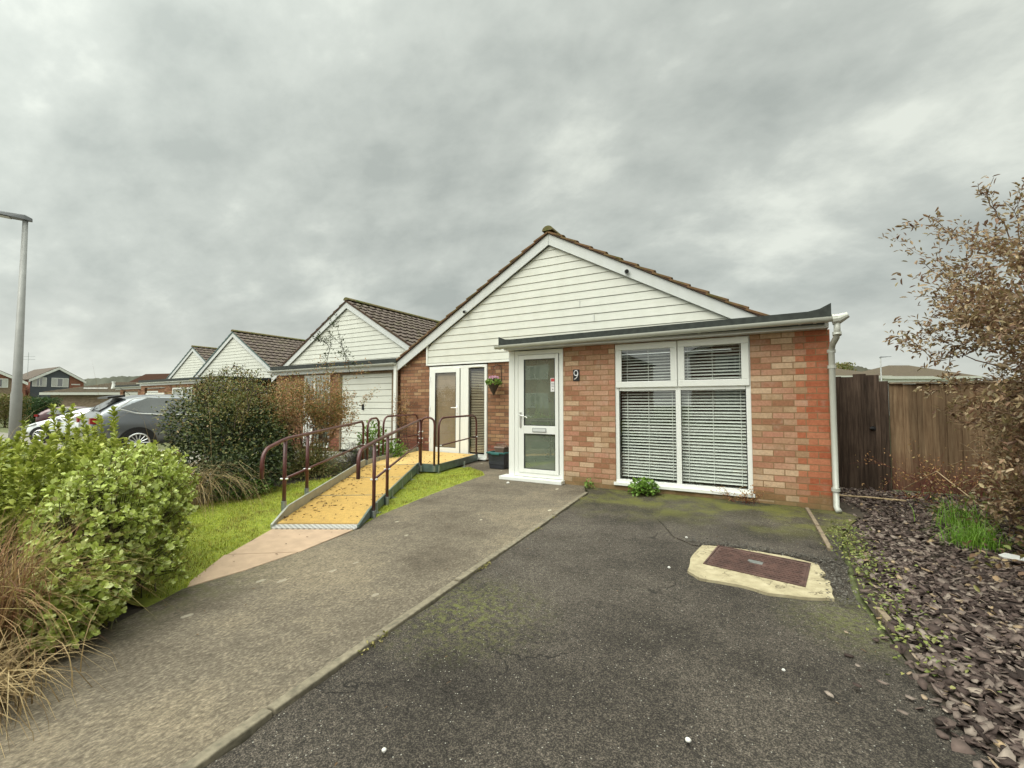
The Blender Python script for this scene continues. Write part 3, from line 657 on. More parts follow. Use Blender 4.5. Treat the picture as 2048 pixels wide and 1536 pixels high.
# --- recessed garden door and side light
F = MB(); frame_ring(F, -6.655, -5.095, .07, 2.045, YM-.035, YM+.04, .06); F.box(-5.78, -5.70, YM-.034, YM+.039, .13, 1.985); F.box(-5.70, -5.57, YM-.0345, YM+.0385, .13, 1.985)
fo = part('garden_door_frame', F, M['upvc'], H, bevel=.004)
m = MB(); m.box(-6.68, -5.07, YM-.10, YM+.0, .03, .068); part('sill', m, M['upvc'], fo, bevel=.004)
m = MB(); a, b, c, e = -6.47, -5.885, .24, 1.90; y0, y1 = YM-.06, YM-.036
m.box(-6.59, a, y0, y1, .13, 1.99); m.box(b, -5.79, y0, y1, .13, 1.99); m.box(a, b, y0, y1, e, 1.99); m.box(a, b, y0, y1, .13, c)
gd = part('garden_door', m, M['upvc'], H, bevel=.004)
part('pane', pane(a, b, c, e, YM-.045), M['glass'], gd); m = MB(); frame_ring(m, a, b, c, e, YM-.058, YM-.047, .012); part('gasket', m, M['black'], gd)
m = slats(a-.02, b+.02, c-.02, e+.05, YM+.0, .026, .03, 1.15, .002); part('closed_blind', m, M['slat_tan'], gd)
m = MB(); m.box(-5.86, -5.825, y0-.012, y0, 1.0, 1.17); m.tube([(-5.84,y0-.012,1.12),(-5.84,y0-.045,1.12),(-5.98,y0-.045,1.12)], .010, 8); part('handle', m, M['paint_white'], gd)
m = MB()
for z in (.35, 1.05, 1.72): part('hinge', MB().tube([(-6.61,YM-.07,z),(-6.61,YM-.07,z+.10)], .014, 10), M['paint_white'], gd)
a, b, c, e = -5.555, -5.16, .16, 1.965
part('pane', pane(a, b, c, e, YM-.005), M['glass'], fo); m = MB(); frame_ring(m, a, b, c, e, YM-.018, YM-.007, .008); part('gasket', m, M['black'], fo)
m = slats(a+.005, b-.005, c, e-.03, YM+.055, .0345, .034, .5, .003); part('venetian_blind', m, M['slat_cream'], fo)
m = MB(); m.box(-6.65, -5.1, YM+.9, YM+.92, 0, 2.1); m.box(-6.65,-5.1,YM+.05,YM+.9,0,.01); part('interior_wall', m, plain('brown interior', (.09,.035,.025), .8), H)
for a_, b_ in ((-6.3,-6.0),(-5.5,-5.22)): part('trickle_vent', MB().box(a_, b_, YM-.052, YM-.036, 1.995, 2.012), M['upvc'], fo)

# --- things fixed to or hung on the bungalow
sg = thing('house_number_sign', 'small black plaque with a white figure 9 on the buff brick between door and window', 'sign', (-2.44,YE,1.63))
m = MB(); m.box(-2.492, -2.392, YE-.014, YE-.002, 1.545, 1.715); part('plate', m, M['black'], sg, bevel=.002)
pts = []
for k in range(26):
    t = math.pi*1.22 - 2*math.pi*k/20*1.0
    if k > 20: break
    pts.append((-2.442 + .030*math.cos(t) , YE-.019, 1.662 + .038*math.sin(t)))
nine = MB(); nine.tube(pts, .0062, 8); nine.tube([(-2.412,YE-.019,1.665),(-2.414,YE-.019,1.635),(-2.428,YE-.019,1.598),(-2.452,YE-.019,1.574),(-2.474,YE-.019,1.570)], [.007,.007,.0065,.006,.004], 8)
part('numeral', nine, M['paint_white'], sg, smooth=True)
for (x, z, lab) in ((-2.09, 3.555, 'small black camera on the right slope of the white bargeboard'), (-5.61, 3.20, 'small black camera on the left slope of the white bargeboard')):
    c = thing('security_camera', lab, 'camera', (x, YM-.10, z), 'security cameras under the gable')
    m = MB(); m.disc((x,YM-.101,z), (0,-1,0), .033, .018); part('mount', m, M['upvc'] if x < -3 else M['black'], c)
    m = MB(); m.tube([(x,YM-.12,z),(x+.01,YM-.135,z-.005),(x+.03,YM-.19,z-.02)], [.022,.036,.034], 14); part('camera_body', m, M['lamp_steel'] if x < -3 else M['black'], c)
    m = MB(); m.disc((x+.030,YM-.191,z-.020), Vector((.3,-1,-.25)).normalized(), .026, .006); part('lens', m, M['black'], c)
hb = thing('hanging_basket', 'dark cone basket of pink flowers hanging on the brick beside the recessed window', 'hanging basket', (-4.80,7.62,1.38))
m = MB(); m.tube([(-4.80,7.62,1.375),(-4.80,7.62,1.60)], [.008,.118], 18); part('basket', m, M['twig_dark'], hb)
m = MB(); m.tube([(-4.745,7.84,1.60),(-4.745,7.82,2.02)], .007, 6); m.tube([(-4.745,7.83,1.98),(-4.77,7.72,2.01),(-4.80,7.62,1.96)], .006, 6)
for k in range(3): m.tube([(-4.80,7.62,1.96),(-4.80+.115*math.cos(k*2.1+.5),7.62+.115*math.sin(k*2.1+.5),1.60)], .002, 4)
part('bracket', m, M['black'], hb)

# recycling box and food caddy
rb = thing('recycling_box', 'charcoal plastic recycling box with teal rim beside the porch', 'box', (-4.33,7.22,0))
bx0, bx1, by0, by1 = -4.51, -4.15, 6.95, 7.50
m = MB(); b_ = [(bx0+.03,by0+.03),(bx1-.03,by0+.03),(bx1-.03,by1-.03),(bx0+.03,by1-.03)]; t_ = [(bx0,by0),(bx1,by0),(bx1,by1),(bx0,by1)]; i_ = [(bx0+.015,by0+.015),(bx1-.015,by0+.015),(bx1-.015,by1-.015),(bx0+.015,by1-.015)]
v = [(x,y,.003) for x,y in b_] + [(x,y,.285) for x,y in t_] + [(x,y,.285) for x,y in i_] + [(x,y,.08) for x,y in i_]
m.add(v, [(3,2,1,0)] + [(k,(k+1)%4,4+(k+1)%4,4+k) for k in range(4)] + [(4+k,4+(k+1)%4,8+(k+1)%4,8+k) for k in range(4)] + [(8+k,8+(k+1)%4,12+(k+1)%4,12+k) for k in range(4)] + [(12,13,14,15)])
part('tub', m, M['charcoal_plastic'], rb, bevel=.008)
m = MB(); frame = [(bx0-.02,by0-.02),(bx1+.02,by0-.02),(bx1+.02,by1+.02),(bx0-.02,by1+.02)]
m.box(bx0-.018,bx1+.018,by0-.018,by0+.012,.282,.312); m.box(bx0-.018,bx1+.018,by1-.012,by1+.018,.282,.312); m.box(bx0-.018,bx0+.012,by0+.012,by1-.012,.282,.312); m.box(bx1-.012,bx1+.018,by0+.012,by1-.012,.282,.312)
part('rim', m, M['teal'], rb, bevel=.006)
m = MB(); m.box(-4.42, -4.24, by0-.035, by0-.018, .265, .30); part('handle', m, M['teal'], rb, bevel=.006)
fc = thing('food_caddy', 'small brown food waste caddy sitting in the charcoal recycling box', 'caddy', (-4.33,7.2,.1))
m = MB(); cb = [(-4.42,7.05),(-4.22,7.05),(-4.22,7.33),(-4.42,7.33)]
v = [(x*.9-.433,y*.9+.72,.085) for x,y in cb] + [(x,y,.37) for x,y in cb]; m.add(v, [(3,2,1,0),(4,5,6,7)] + [(k,(k+1)%4,4+(k+1)%4,4+k) for k in range(4)]); part('bin', m, M['brown_plastic'], fc, bevel=.012)
m = MB(); m.prism([(-4.435,7.035,.371),(-4.205,7.035,.371),(-4.205,7.345,.371),(-4.435,7.345,.371)], (.0,.015,.035)); part('lid', m, M['brown_plastic'], fc, bevel=.012)
m = MB(); m.tube([(-4.44,7.16,.36),(-4.42,7.14,.44),(-4.22,7.14,.455),(-4.20,7.16,.36)], .009, 8); part('handle', m, M['brown_plastic'], fc, smooth=True)
wp = thing('wall_planter', 'small dark wall planter half hidden behind the porch door frame', 'planter', (-3.64,6.75,.95))
m = MB(); m.tube([(-3.66,6.75,.86),(-3.68,6.75,.93),(-3.68,6.75,1.02)], [.01,.06,.085], 12); part('pot', m, M['charcoal_plastic'], wp)

# ------------------------------------------------------------------ neighbouring bungalows
def neighbour(name, label, ax, yg, az, verge, garage, ymore=9, hl=4.05, tint=None, x_garage=None):
    base = tz(ax) - .05; n = thing(name, label, 'house', (ax, yg, base), 'clad gable bungalows along the row')
    s = SL; zf = lambda x: az - s*abs(x-ax); cl = M['clad']
    b0 = az - s*hl
    m = MB(); m.box(ax-hl+.15, ax+hl-.15, yg, yg+.22, base, b0-.05); part('brick_wall', m, M['brick_main'], n)
    m = MB(); cladding(m, lambda z: (ax-(az-.28-z)/s, ax+(az-.28-z)/s), b0+.03, az-.30, yg-.03, .15); m.prism([(ax-hl+.3,yg,b0),(ax+hl-.3,yg,b0),(ax,yg,az-.25)], (0,.02,0)); part('gable_cladding', m, cl, n)
    for sg_ in (-1, 1):
        m = MB(); xa, xb = (ax-hl, ax-.002) if sg_ < 0 else (ax+.002, ax+hl)
        barge(m, xa, zf(xa)-.08, xb, zf(xb)-.08, yg-.10, yg-.072, .20); part('bargeboard', m, M['barge'], n)
        m = MB(); barge(m, xa, zf(xa)-.02, xb, zf(xb)-.02, yg-.125, yg-.05, .06); part('verge', m, verge, n)
    r = MB(); roof_slope(r, ax-hl-.05, zf(ax-hl-.05)-.05, ax, az-.05, yg-.12, yg+ymore, course=.33, wave=.026, pitch=.30, lap=.042); roof_slope(r, ax+hl+.05, zf(ax+hl+.05)-.05, ax, az-.05, yg-.12, yg+ymore, course=.33, wave=.026, pitch=.30, lap=.042)
    ro = part('roof', r, M['tile_dark'], n)
    m = MB(); ridge(m, ax, az-.02, yg-.13, yg+ymore, .10); part('ridge_tiles', m, M['ridge_moss'], ro)
    g0, g1, yf = garage; zt = b0 + .0
    m = MB(); m.box(g0, g1, yf-.06, yg, zt-.10, zt-.02); part('flat_roof', m, M['felt'], n)
    m = MB(); m.box(g0-.02, g1, yf-.10, yf-.062, zt-.10, zt+.0); part('felt_upstand', m, M['felt'], n)
    m = MB(); m.box(g0, g1, yf-.055, yf-.03, zt-.26, zt-.102); part('fascia', m, M['barge'], n)
    gt = gutter(g0-.05, g1+.0, yf-.13, zt-.13, zt-.115); part('gutter', gt, M['gutter'], n)
    return n, zt
n1, zt = neighbour('neighbour_bungalow', 'neighbouring bungalow with dark tiled roof, mossy ridge and white garage, touching the numbered house', -11.98, 9.95, 4.66, M['verge_dark'], (-12.6,-7.60,7.8))
base = -.1
m = wall_with_hole(-12.6, -7.72, base, zt-.26, 7.9, 8.0, [(-9.80,-7.86,base,2.0),(-11.32,-10.2,0.02,2.0)])
part('garage_wall', m, M['brick_main'], n1)
m = MB(); m.box(-12.6,-7.72,7.90,7.99,zt-.26,zt-.1); part('soffit_board', m, M['barge'], n1)
m = MB(); gz = [0.0 + i*.155 for i in range(13)]
for z in gz: m.add([(-9.74,7.945,z),(-7.92,7.945,z),(-7.92,7.92,z+.012),(-9.74,7.92,z+.012),(-9.74,7.93,z+.155),(-7.92,7.93,z+.155)], [(0,1,2,3),(3,2,5,4)])
g = part('garage_door', m, M['clad'], n1)
m = MB(); m.box(-8.95,-8.90,7.89,7.925,1.05,1.2); m.tube([(-8.925,7.90,1.16),(-8.925,7.85,1.16),(-8.99,7.85,1.16)], .012, 8); part('handle', m, M['black'], g)
m = MB(); m.box(-9.80,-9.74,7.90,7.96,0,2.0); m.box(-7.92,-7.86,7.90,7.96,0,2.0); m.box(-9.74,-7.92,7.90,7.96,1.96,2.0); part('garage_frame', m, M['timber'], n1)
m = MB(); m.box(-7.69,-7.60,7.72,7.78,base,zt-.15); part('downpipe', m, M['upvc'], n1, bevel=.01)
m = MB(); frame_ring(m, -11.32,-10.2,.02,2.0,7.91,7.97,.07); m.box(-10.9,-10.83,7.912,7.968,.09,1.93); m.box(-11.25,-10.9,7.912,7.968,.09,.9); sw = part('side_door', m, M['upvc'], n1)
m = MB(); m.poly([(-10.83,7.94,.09),(-10.27,7.94,.09),(-10.27,7.94,1.93),(-10.83,7.94,1.93)]); m.poly([(-11.25,7.94,.9),(-10.9,7.94,.9),(-10.9,7.94,1.93),(-11.25,7.94,1.93)]); part('pane', m, M['glass_frost'], sw)
part('garage_side_wall', MB().box(-12.6,-12.5,8.001,9.95,-.3,2.1), M['brick_main'], n1)
def front_bits(n, ax, g0, g1, yf, zt):
    base = tz(ax)-.1
    part('porch_wall', wall_with_hole(g0, g1, base, zt-.26, yf, yf+.1, [(g0+.4,g0+2.4,base,zt-.36),(g0+3.1,g0+4.9,.7,zt-.4)]), M['brick_main'], n)
    m = MB()
    for i in range(14): 
        z = base+.1+i*.155
        if z+.155 < zt-.36: m.add([(g0+.45,yf+.045,z),(g0+2.35,yf+.045,z),(g0+2.35,yf+.02,z+.012),(g0+.45,yf+.02,z+.012),(g0+.45,yf+.03,z+.155),(g0+2.35,yf+.03,z+.155)], [(0,1,2,3),(3,2,5,4)])
    part('garage_door', m, M['clad'], n)
    m = MB(); frame_ring(m, g0+3.1,g0+4.9,.7,zt-.4,yf+.01,yf+.07,.07); m.box(g0+3.97,g0+4.03,yf+.012,yf+.068,.77,zt-.47); w_ = part('window', m, M['upvc'], n)
    m = MB(); m.poly([(g0+3.17,yf+.04,.77),(g0+4.83,yf+.04,.77),(g0+4.83,yf+.04,zt-.47),(g0+3.17,yf+.04,zt-.47)]); part('pane', m, M['glass_frost'], w_)
n2, zt2 = neighbour('neighbour_bungalow', 'middle bungalow of the row, steep gable edged with blue green verge trim', -22.1, 11.7, 4.70, M['verge_green'], (-26.2,-18.6,9.6)); front_bits(n2, -22.1, -26.2, -18.6, 9.6, zt2)
n3, zt3 = neighbour('neighbour_bungalow', 'farthest bungalow of the row, narrow clad gable seen left of the others', -30.2, 13.65, 4.70, M['verge_green'], (-34.4,-26.6,11.4)); front_bits(n3, -30.2, -33.9, -26.6, 11.4, zt3)

# ------------------------------------------------------------------ wheelchair ramp
RS, RE = Vector((-3.41,2.96)), Vector((-5.32,5.95)); LS, LE = Vector((-4.12,2.56)), Vector((-6.03,5.42))
LH = .14
rp = thing('wheelchair_ramp', 'steel wheelchair ramp with yellow deck and maroon handrails leading to the recessed door', 'ramp', (-4.7,4.3,0))
m = MB(); rs, ls = RS + (RE-RS)*.035, LS + (LE-LS)*.035
m.prism([(ls.x,ls.y,.012),(rs.x,rs.y,.012),(RE.x,RE.y,LH-.02),(LE.x,LE.y,LH-.02)], (0,0,.02)); part('deck', m, M['deck'], rp)
m = MB(); K = 40
for i in range(K):
    u = (i+.5)/K; a = ls.lerp(rs, u); b = LE.lerp(RE, u); w = Vector((.004,.0023))
    m.prism([(a.x-w.x,a.y-w.y,.0325),(a.x+w.x,a.y+w.y,.0325),(b.x+w.x,b.y+w.y,LH+.0005),(b.x-w.x,b.y-w.y,LH+.0005)], (0,0,.004))
part('grip_ribs', m, M['deck_rib'], rp)
for t_ in (.36, .68, .995):
    a, b = LS.lerp(LE, t_), RS.lerp(RE, t_); e_ = (LE-LS).normalized()*.005; z_ = .012 + (LH-.02-.012)*(t_-.035)/.965 + .0255
    part('panel_joint', MB().prism([(a.x-e_.x,a.y-e_.y,z_-.004),(b.x-e_.x,b.y-e_.y,z_-.004),(b.x+e_.x,b.y+e_.y,z_-.004),(a.x+e_.x,a.y+e_.y,z_-.004)], (0,0,.006)), M['galv'], rp)
m = MB(); d_ = (LS-LE).normalized(); a, b = LS - d_*.0, RS; a2 = LS + (LE-LS)*.034; b2 = RS + (RE-RS)*.034
m.prism([(a.x,a.y,.004),(b.x,b.y,.004),(b2.x,b2.y,.012),(a2.x,a2.y,.012)], (0,0,.012)); part('lip_plate', m, M['plate'], rp)
land = [(-6.03,5.42),(-5.32,5.95),(-4.98,6.06),(-5.28,7.74),(-6.88,7.74),(-6.35,6.12)]
m = MB(); m.prism([(x,y,LH-.02) for x,y in land], (0,0,.02)); part('landing', m, M['deck'], rp)
def curb(pts, hb, ht, mat, w=.02, name='kerb_plate'):
    m = MB()
    for i in range(len(pts)-1):
        (x0,y0,z0),(x1,y1,z1) = pts[i], pts[i+1]; d = Vector((x1-x0,y1-y0)).normalized(); nn = Vector((-d.y, d.x))*w
        m.add([(x0,y0,z0-hb[i]),(x1,y1,z1-hb[i+1]),(x1,y1,z1+ht[i+1]),(x0,y0,z0+ht[i]),(x0+nn.x,y0+nn.y,z0-hb[i]),(x1+nn.x,y1+nn.y,z1-hb[i+1]),(x1+nn.x,y1+nn.y,z1+ht[i+1]),(x0+nn.x,y0+nn.y,z0+ht[i])],
              [(0,1,2,3),(5,4,7,6),(3,2,6,7),(1,0,4,5),(0,3,7,4),(2,1,5,6)])
    return part(name, m, mat, rp)
def rz(t): return .03 + (LH-.03)*t
Lp = lambda t: (LS.lerp(LE,t).x, LS.lerp(LE,t).y, rz(t)); Rp = lambda t: (RS.lerp(RE,t).x, RS.lerp(RE,t).y, rz(t))
curb([Lp(.01), Lp(.115), Lp(.99)], [.02,.03,.05], [.012,.10,.11], M['kerb_steel'])
curb([(-6.06,5.43,LH),(-6.37,6.13,LH),(-6.90,7.74,LH)], [.05,.05,.05], [.085,.07,.07], M['kerb_steel'])
curb([Rp(.99), Rp(.115), Rp(.01)], [.12,.03,.02], [.035,.06,.010], M['galv_green'])
curb([(-5.28,7.74,LH),(-4.975,6.06,LH),(-5.32,5.95,LH)], [.12,.12,.12], [.012,.012,.02], M['galv_green'])
m = MB()
for (t) in (.03, .97): pass
for (x,y) in [(Rp(t)[0]+.03, Rp(t)[1]-.01) for t in (.2,.42,.6,.8,.98)] + [(-4.96,6.08),(-5.0,6.9),(-6.1,5.4),(-6.4,6.2)]:
    m = MB(); m.tube([(x,y,-.01),(x,y,.11)], .014, 8); m.box(x-.04,x+.04,y-.04,y+.04,-.012,.002); part('support_foot', m, M['galv'], rp)
def arc(p0, corner, p1, r, n=7):
    """round the corner"""
    a = (Vector(p0)-Vector(corner)); b = (Vector(p1)-Vector(corner)); ra = min(r, a.length*.95); rb_ = min(r, b.length*.95)
    A = Vector(corner)+a.normalized()*ra; B = Vector(corner)+b.normalized()*rb_; c = Vector(corner); out = []
    for k in range(n+1):
        t = k/n; out.append((1-t)**2*A + 2*t*(1-t)*c + t*t*B)
    return out
def rail(name, pts, r=.19, rad=.019):
    out = [Vector(pts[0])]
    for i in range(1, len(pts)-1): out += arc(pts[i-1], pts[i], pts[i+1], r)
    out.append(Vector(pts[-1])); m = MB(); m.tube(out, rad, 10); return part(name, m, M['rail'], rp, smooth=True)
def socket(x, y, z):
    m = MB(); m.tube([(x,y,z),(x,y,z+.10)], .026, 10); m.disc((x,y,z+.09), (0,0,1), .027, .008); return part('post_socket', m, M['galv'], rp)
def post(x, y, z0, z1):
    m = MB(); m.tube([(x,y,z0),(x,y,z1)], .019, 10); part('post', m, M['rail'], rp, smooth=True); socket(x, y, z0-.05)
def clamp(x, y, z):
    m = MB(); m.tube([(x-.027,y-.027,z),(x+.03,y+.02,z)], .011, 8); part('bolt', m, M['bolt'], rp)
dL = (LE-LS).normalized(); oL = Vector((-dL.y, dL.x))*.045
def Lq(t, z): p = LS.lerp(LE, t)+oL; return (p.x, p.y, z)
oR = Vector((dL.y, -dL.x))*.045
def Rq(t, z): p = RS.lerp(RE, t)+oR; return (p.x, p.y, z)
# left handrail
rail('handrail', [Lq(-.03,.50), Lq(-.03,.76), Lq(.11,.835), Lq(1.0,.90), Lq(1.0,.16)], .14)
for t, z in ((.11,.825),(.285,.845)): post(*Lq(t, .10)[:2], .10+rz(t), z)
rail('mid_rail', [Lq(.11,.42), Lq(.5,.455), Lq(1.0,.50)], .01, .014)
for t, z in ((.11,.42),(.285,.435),(1.0,.5)): clamp(*Lq(t, z))
# second left loop
a, b = (-6.08,5.5), (-6.33,6.0)
rail('hoop_rail', [(a[0],a[1],.16),(a[0],a[1],.93),(b[0],b[1],.945),(b[0],b[1],.16)], .2)
rail('handrail', [(-6.42,6.2,.16),(-6.42,6.2,.955),(-6.87,7.68,.965),(-6.87,7.68,.16)], .2); rail('mid_rail', [(-6.42,6.2,.5),(-6.6,6.9,.5),(-6.87,7.68,.5)], .01, .013)
clamp(-6.87,7.66,.5)
for p in (a, b, (-6.42,6.2), (-6.87,7.68)): socket(*p, .12)
# right handrail
rail('handrail', [Rq(-.03,.50), Rq(-.03,.76), Rq(.13,.80), Rq(1.0,.93), Rq(1.02,.86), Rq(1.02,.14)], .13)
for t, z in ((.13,.79),(.30,.815)): post(*Rq(t, .1)[:2], -.02+rz(t), z)
post(Rq(.985,0)[0], Rq(.985,0)[1], .13, .90)
rail('mid_rail', [Rq(.13,.40), Rq(.5,.455), Rq(1.0,.52)], .01, .014)
for t, z in ((.13,.4),(.30,.42),(1.0,.52),(.13,.77),(1.0,.7)): clamp(*Rq(t, z))
a, b = (-5.23,5.93), (-5.005,6.02)
rail('hoop_rail', [(a[0],a[1],.10),(a[0],a[1],.965),(b[0],b[1],.965),(b[0],b[1],.10)], .13)
rail('handrail', [(-4.975,6.10,.10),(-4.975,6.10,.955),(-5.26,7.68,.965),(-5.26,7.68,.12)], .2); rail('mid_rail', [(-4.975,6.12,.47),(-5.1,6.9,.5),(-5.26,7.67,.52)], .01, .013)
for x, y, z in ((-4.975,6.13,.47),(-5.26,7.66,.52),(-5.23,5.93,.6),(-5.23,5.93,.72)): clamp(x, y, z)
for p in (a, b, (-4.975,6.10), (-5.26,7.70)): socket(*p, .03)

# ------------------------------------------------------------------ gate, fence
gt_ = thing('garden_gate', 'dark stained board gate between the brick corner and the fence', 'gate', (1.03,7.95,0))
m = MB(); x = .68; hs = [1.60,1.60,1.59,1.63,1.61]
for i in range(5): m.box(x+i*.143-.004, x+i*.143+.1385+.004, 7.94+(i%2)*.006, 7.965+(i%2)*.006, -.03, hs[i])
part('boards', m, M['gate'], gt_); m = MB(); m.box(.68,1.395,7.9715,7.9718,.05,1.58); m.box(.68,1.39,7.972,8.01,.3,.4); m.box(.68,1.39,7.972,8.01,1.3,1.4); part('cross_rail', m, M['gate'], gt_)
m = MB(); m.tube([(1.31,7.94,.86),(1.31,7.91,.86),(1.27,7.91,.86)], .012, 8); m.disc((1.31,7.925,.86), (0,1,0), .03, .01); part('latch', m, M['black'], gt_)
fp = tag(part('fence_post', MB().box(1.397,1.49,7.93,8.01,-.02,1.52), M['gate'], bevel=.004), 'dark timber post between the board gate and the brown fence', 'post')
fn = thing('garden_fence', 'weathered brown close board fence behind the autumn shrub', 'fence', (3.5,7.95,0))
m = MB(); x = 1.50
while x < 7.2: 
    w = .15; h = 1.475 + random.uniform(-.006,.006); m.add([(x,7.945,.02),(x+w,7.962,.02),(x+w,7.962,h),(x,7.945,h),(x,7.98,.02),(x+w,7.98,.02),(x+w,7.98,h),(x,7.98,h)], [(0,1,2,3),(5,4,7,6),(3,2,6,7),(0,3,7,4),(1,5,6,2),(0,4,5,1)]); x += w-.004
part('boards', m, M['fence'], fn); m = MB(); m.box(1.5,7.2,7.92,8.0,1.478,1.50); part('capping', m, M['timber'], fn)

# ------------------------------------------------------------------ street lamps
def lamp(name, label, base, h, r0, r1, armdir, armlen, group='street lamps'):
    l = thing(name, label, 'street lamp', base, group); b = Vector(base); a = Vector(armdir).normalized()
    m = MB(); m.tube([b, b+Vector((0,0,1.6)), b+Vector((0,0,1.66)), b+Vector((0,0,h))], [r0,r0*.98,r0*.86,r1], 20); part('column', m, M['lamp_steel'], l, smooth=True)
    t = b + Vector((0,0,h)); s = a.cross(Vector((0,0,1)))
    m = MB(); ws = [(-.10,.035,.05),(.0,.07,.09),(.2,.10,.07),(.5,.13,.05),(armlen,.09,.02)]; v = []
    for (u, w, hh) in ws:
        c = t + a*u + Vector((0,0,.03 + u*.10)); v += [c - s*w - Vector((0,0,.02)), c + s*w - Vector((0,0,.02)), c + s*w*.7 + Vector((0,0,hh)), c - s*w*.7 + Vector((0,0,hh))]
    f = []
    for i in range(len(ws)-1): f += [(i*4+k, i*4+(k+1)%4, (i+1)*4+(k+1)%4, (i+1)*4+k) for k in range(4)]
    f += [(3,2,1,0), tuple(len(v)-4+k for k in range(4))]; m.add(v, f); part('lantern', m, M['lamp_head'], l, bevel=.01)
    c = t + a*.42 + Vector((0,0,.042)); m = MB(); m.add([c-s*.09-a*.2-Vector((0,0,.02)), c+s*.09-a*.2-Vector((0,0,.02)), c+s*.09+a*.2+Vector((0,0,.02)), c-s*.09+a*.2+Vector((0,0,.02))], [(0,1,2,3)]); part('lens', m, M['lamp_lens'], l)
p = at(29, 870, 9.0); top = at(38, 434, 9.0)
lamp('street_lamp', 'tall grey tapered lamp column above the green shrubs at the left', (p.x, p.y, -.2), top.z+.2, .088, .042, tuple(-RT*.9 - FW*.55), .75)
p = at(1763, 770, 42); lamp('street_lamp', 'thin distant lamp column standing among the hipped roofs behind the gate', (p.x, p.y, -.5), 6.1, .08, .05, tuple(RT), 1.0)

# ------------------------------------------------------------------ distant houses
def view_thing(name, label, cat, px, d, group=None, turn=0):
    p = at(px, 808, d); return thing(name, label, cat, (p.x, p.y, 0), group, YAW + turn)
def lp(name, mb, mat, par, **k): return part(name, mb, mat, par, world=False, **k)
GZ = -.45
# blue clad two-storey house: local frame x right, y away, z up; metres at d=60 -> 14.7 px
def simple_gable(t, x0, x1, zb, ze, za, y0, y1, wallmat, roofmat, ap=None, over=.25):
    ap = (x0+x1)/2 if ap is None else ap
    m = MB(); m.box(x0, x1, y0, y1, zb, ze); m.prism([(x0,y0,ze),(x1,y0,ze),(ap,y0,za-.05)], (0,.2,0)); m.prism([(x0,y1-.2,ze),(x1,y1-.2,ze),(ap,y1-.2,za-.05)], (0,.2,0)); w = lp('wall', m, wallmat, t)
    m = MB()
    sl = (za-ze)/(ap-x0)
    for xa in (x0-over, x1+over):
        zz = ze - over*abs(sl); m.prism([(xa,y0-over,zz),(ap,y0-over,za),(ap,y0-over,za+.12),(xa,y0-over,zz+.12)], (0,y1-y0+2*over,0))
    r = lp('roof', m, roofmat, t)
    for xa in (x0-over, x1+over):
        m = MB(); zz = ze - over*abs(sl); m.prism([(xa,y0-over-.03,zz-.28),(ap,y0-over-.03,za-.28),(ap,y0-over-.03,za+.05),(xa,y0-over-.03,zz+.05)], (0,.05,0)); lp('bargeboard', m, M['white_far'], t)
    return w, r
def far_window(t, x0, x1, z0, z1, y, bars=(), curtain=True):
    m = MB(); frame_ring(m, x0, x1, z0, z1, y-.06, y-.005, .09)
    for b in bars: m.box(b-.05, b+.05, y-.058, y-.006, z0+.09, z1-.09)
    w = lp('window', m, M['white_far'], t); m = MB(); m.poly([(x0+.05,y-.03,z0+.05),(x1-.05,y-.03,z0+.05),(x1-.05,y-.03,z1-.05),(x0+.05,y-.03,z1-.05)]); lp('pane', m, M['glass_dark'], w)
    if curtain:
        m = MB(); ww = (x1-x0)*.28; m.box(x0+.1,x0+.1+ww,y-.045,y-.035,z0+.1,z1-.1); m.box(x1-.1-ww,x1-.1,y-.045,y-.035,z0+.1,z1-.1); lp('curtain', m, M['curtain'], w)
M['blueclad'] = plain('slate blue cladding', (.075,.085,.10), .6, var=.12, scale=2)
b1 = view_thing('two_storey_house', 'slate blue clad and red brick two storey house with two white windows', 'house', 114, 60, None, R(60)); b1.scale = (.70, 1, 1)
k = 60/883
simple_gable(b1, -3.75, 3.75, GZ-1, 1.2+48*k, 1.2+73*k, 0, 10, M['brick_red'], M['tile_dark'])
m = MB(); m.prism([(-3.72,-.05,0),(1.6,-.05,0),(1.6,-.05,1.2+63*k),(0,-.05,1.2+71*k),(-3.72,-.05,1.2+48*k)], (0,.048,0)); lp('blue_cladding', m, M['blueclad'], b1)
far_window(b1, -3.5, -1.6, 1.2+34*k, 1.2+52*k, -.055, [-2.55]); far_window(b1, -.95, 1.45, 1.2+34*k, 1.2+52*k, -.055, [-.15,.65])
m = MB(); m.box(1.9,3.2,-.02,-.005,1.2+39*k,1.2+41*k); lp('sign_strip', m, M['white_far'], b1)
m = MB(); m.tube([(-3.2,3,5.0),(-3.2,3,8.2)], .03, 6)
for z in (7.2, 7.6): m.tube([(-3.9,3,z),(-2.2,3.3,z+.1)], .02, 5)
lp('aerial', m, M['galv'], b1)
b2 = view_thing('two_storey_house', 'red brick two storey house at the left edge behind the tall lamp column', 'house', 0, 52, None, R(52)); b2.scale = (.68, 1, 1); k = 52/883
simple_gable(b2, -5.2, 2.9, GZ-1, 1.2+46*k, 1.2+78*k, 0, 10, M['brick_red'], M['tile_dark'], ap=-2.2)
m = MB(); m.box(-3.0,1.15,-.04,-.005,0,1.2+50*k); lp('render_panel', m, M['brick_buff'], b2)
far_window(b2, -1.4, .8, 1.2+33*k, 1.2+51*k, -.045, [-.3])
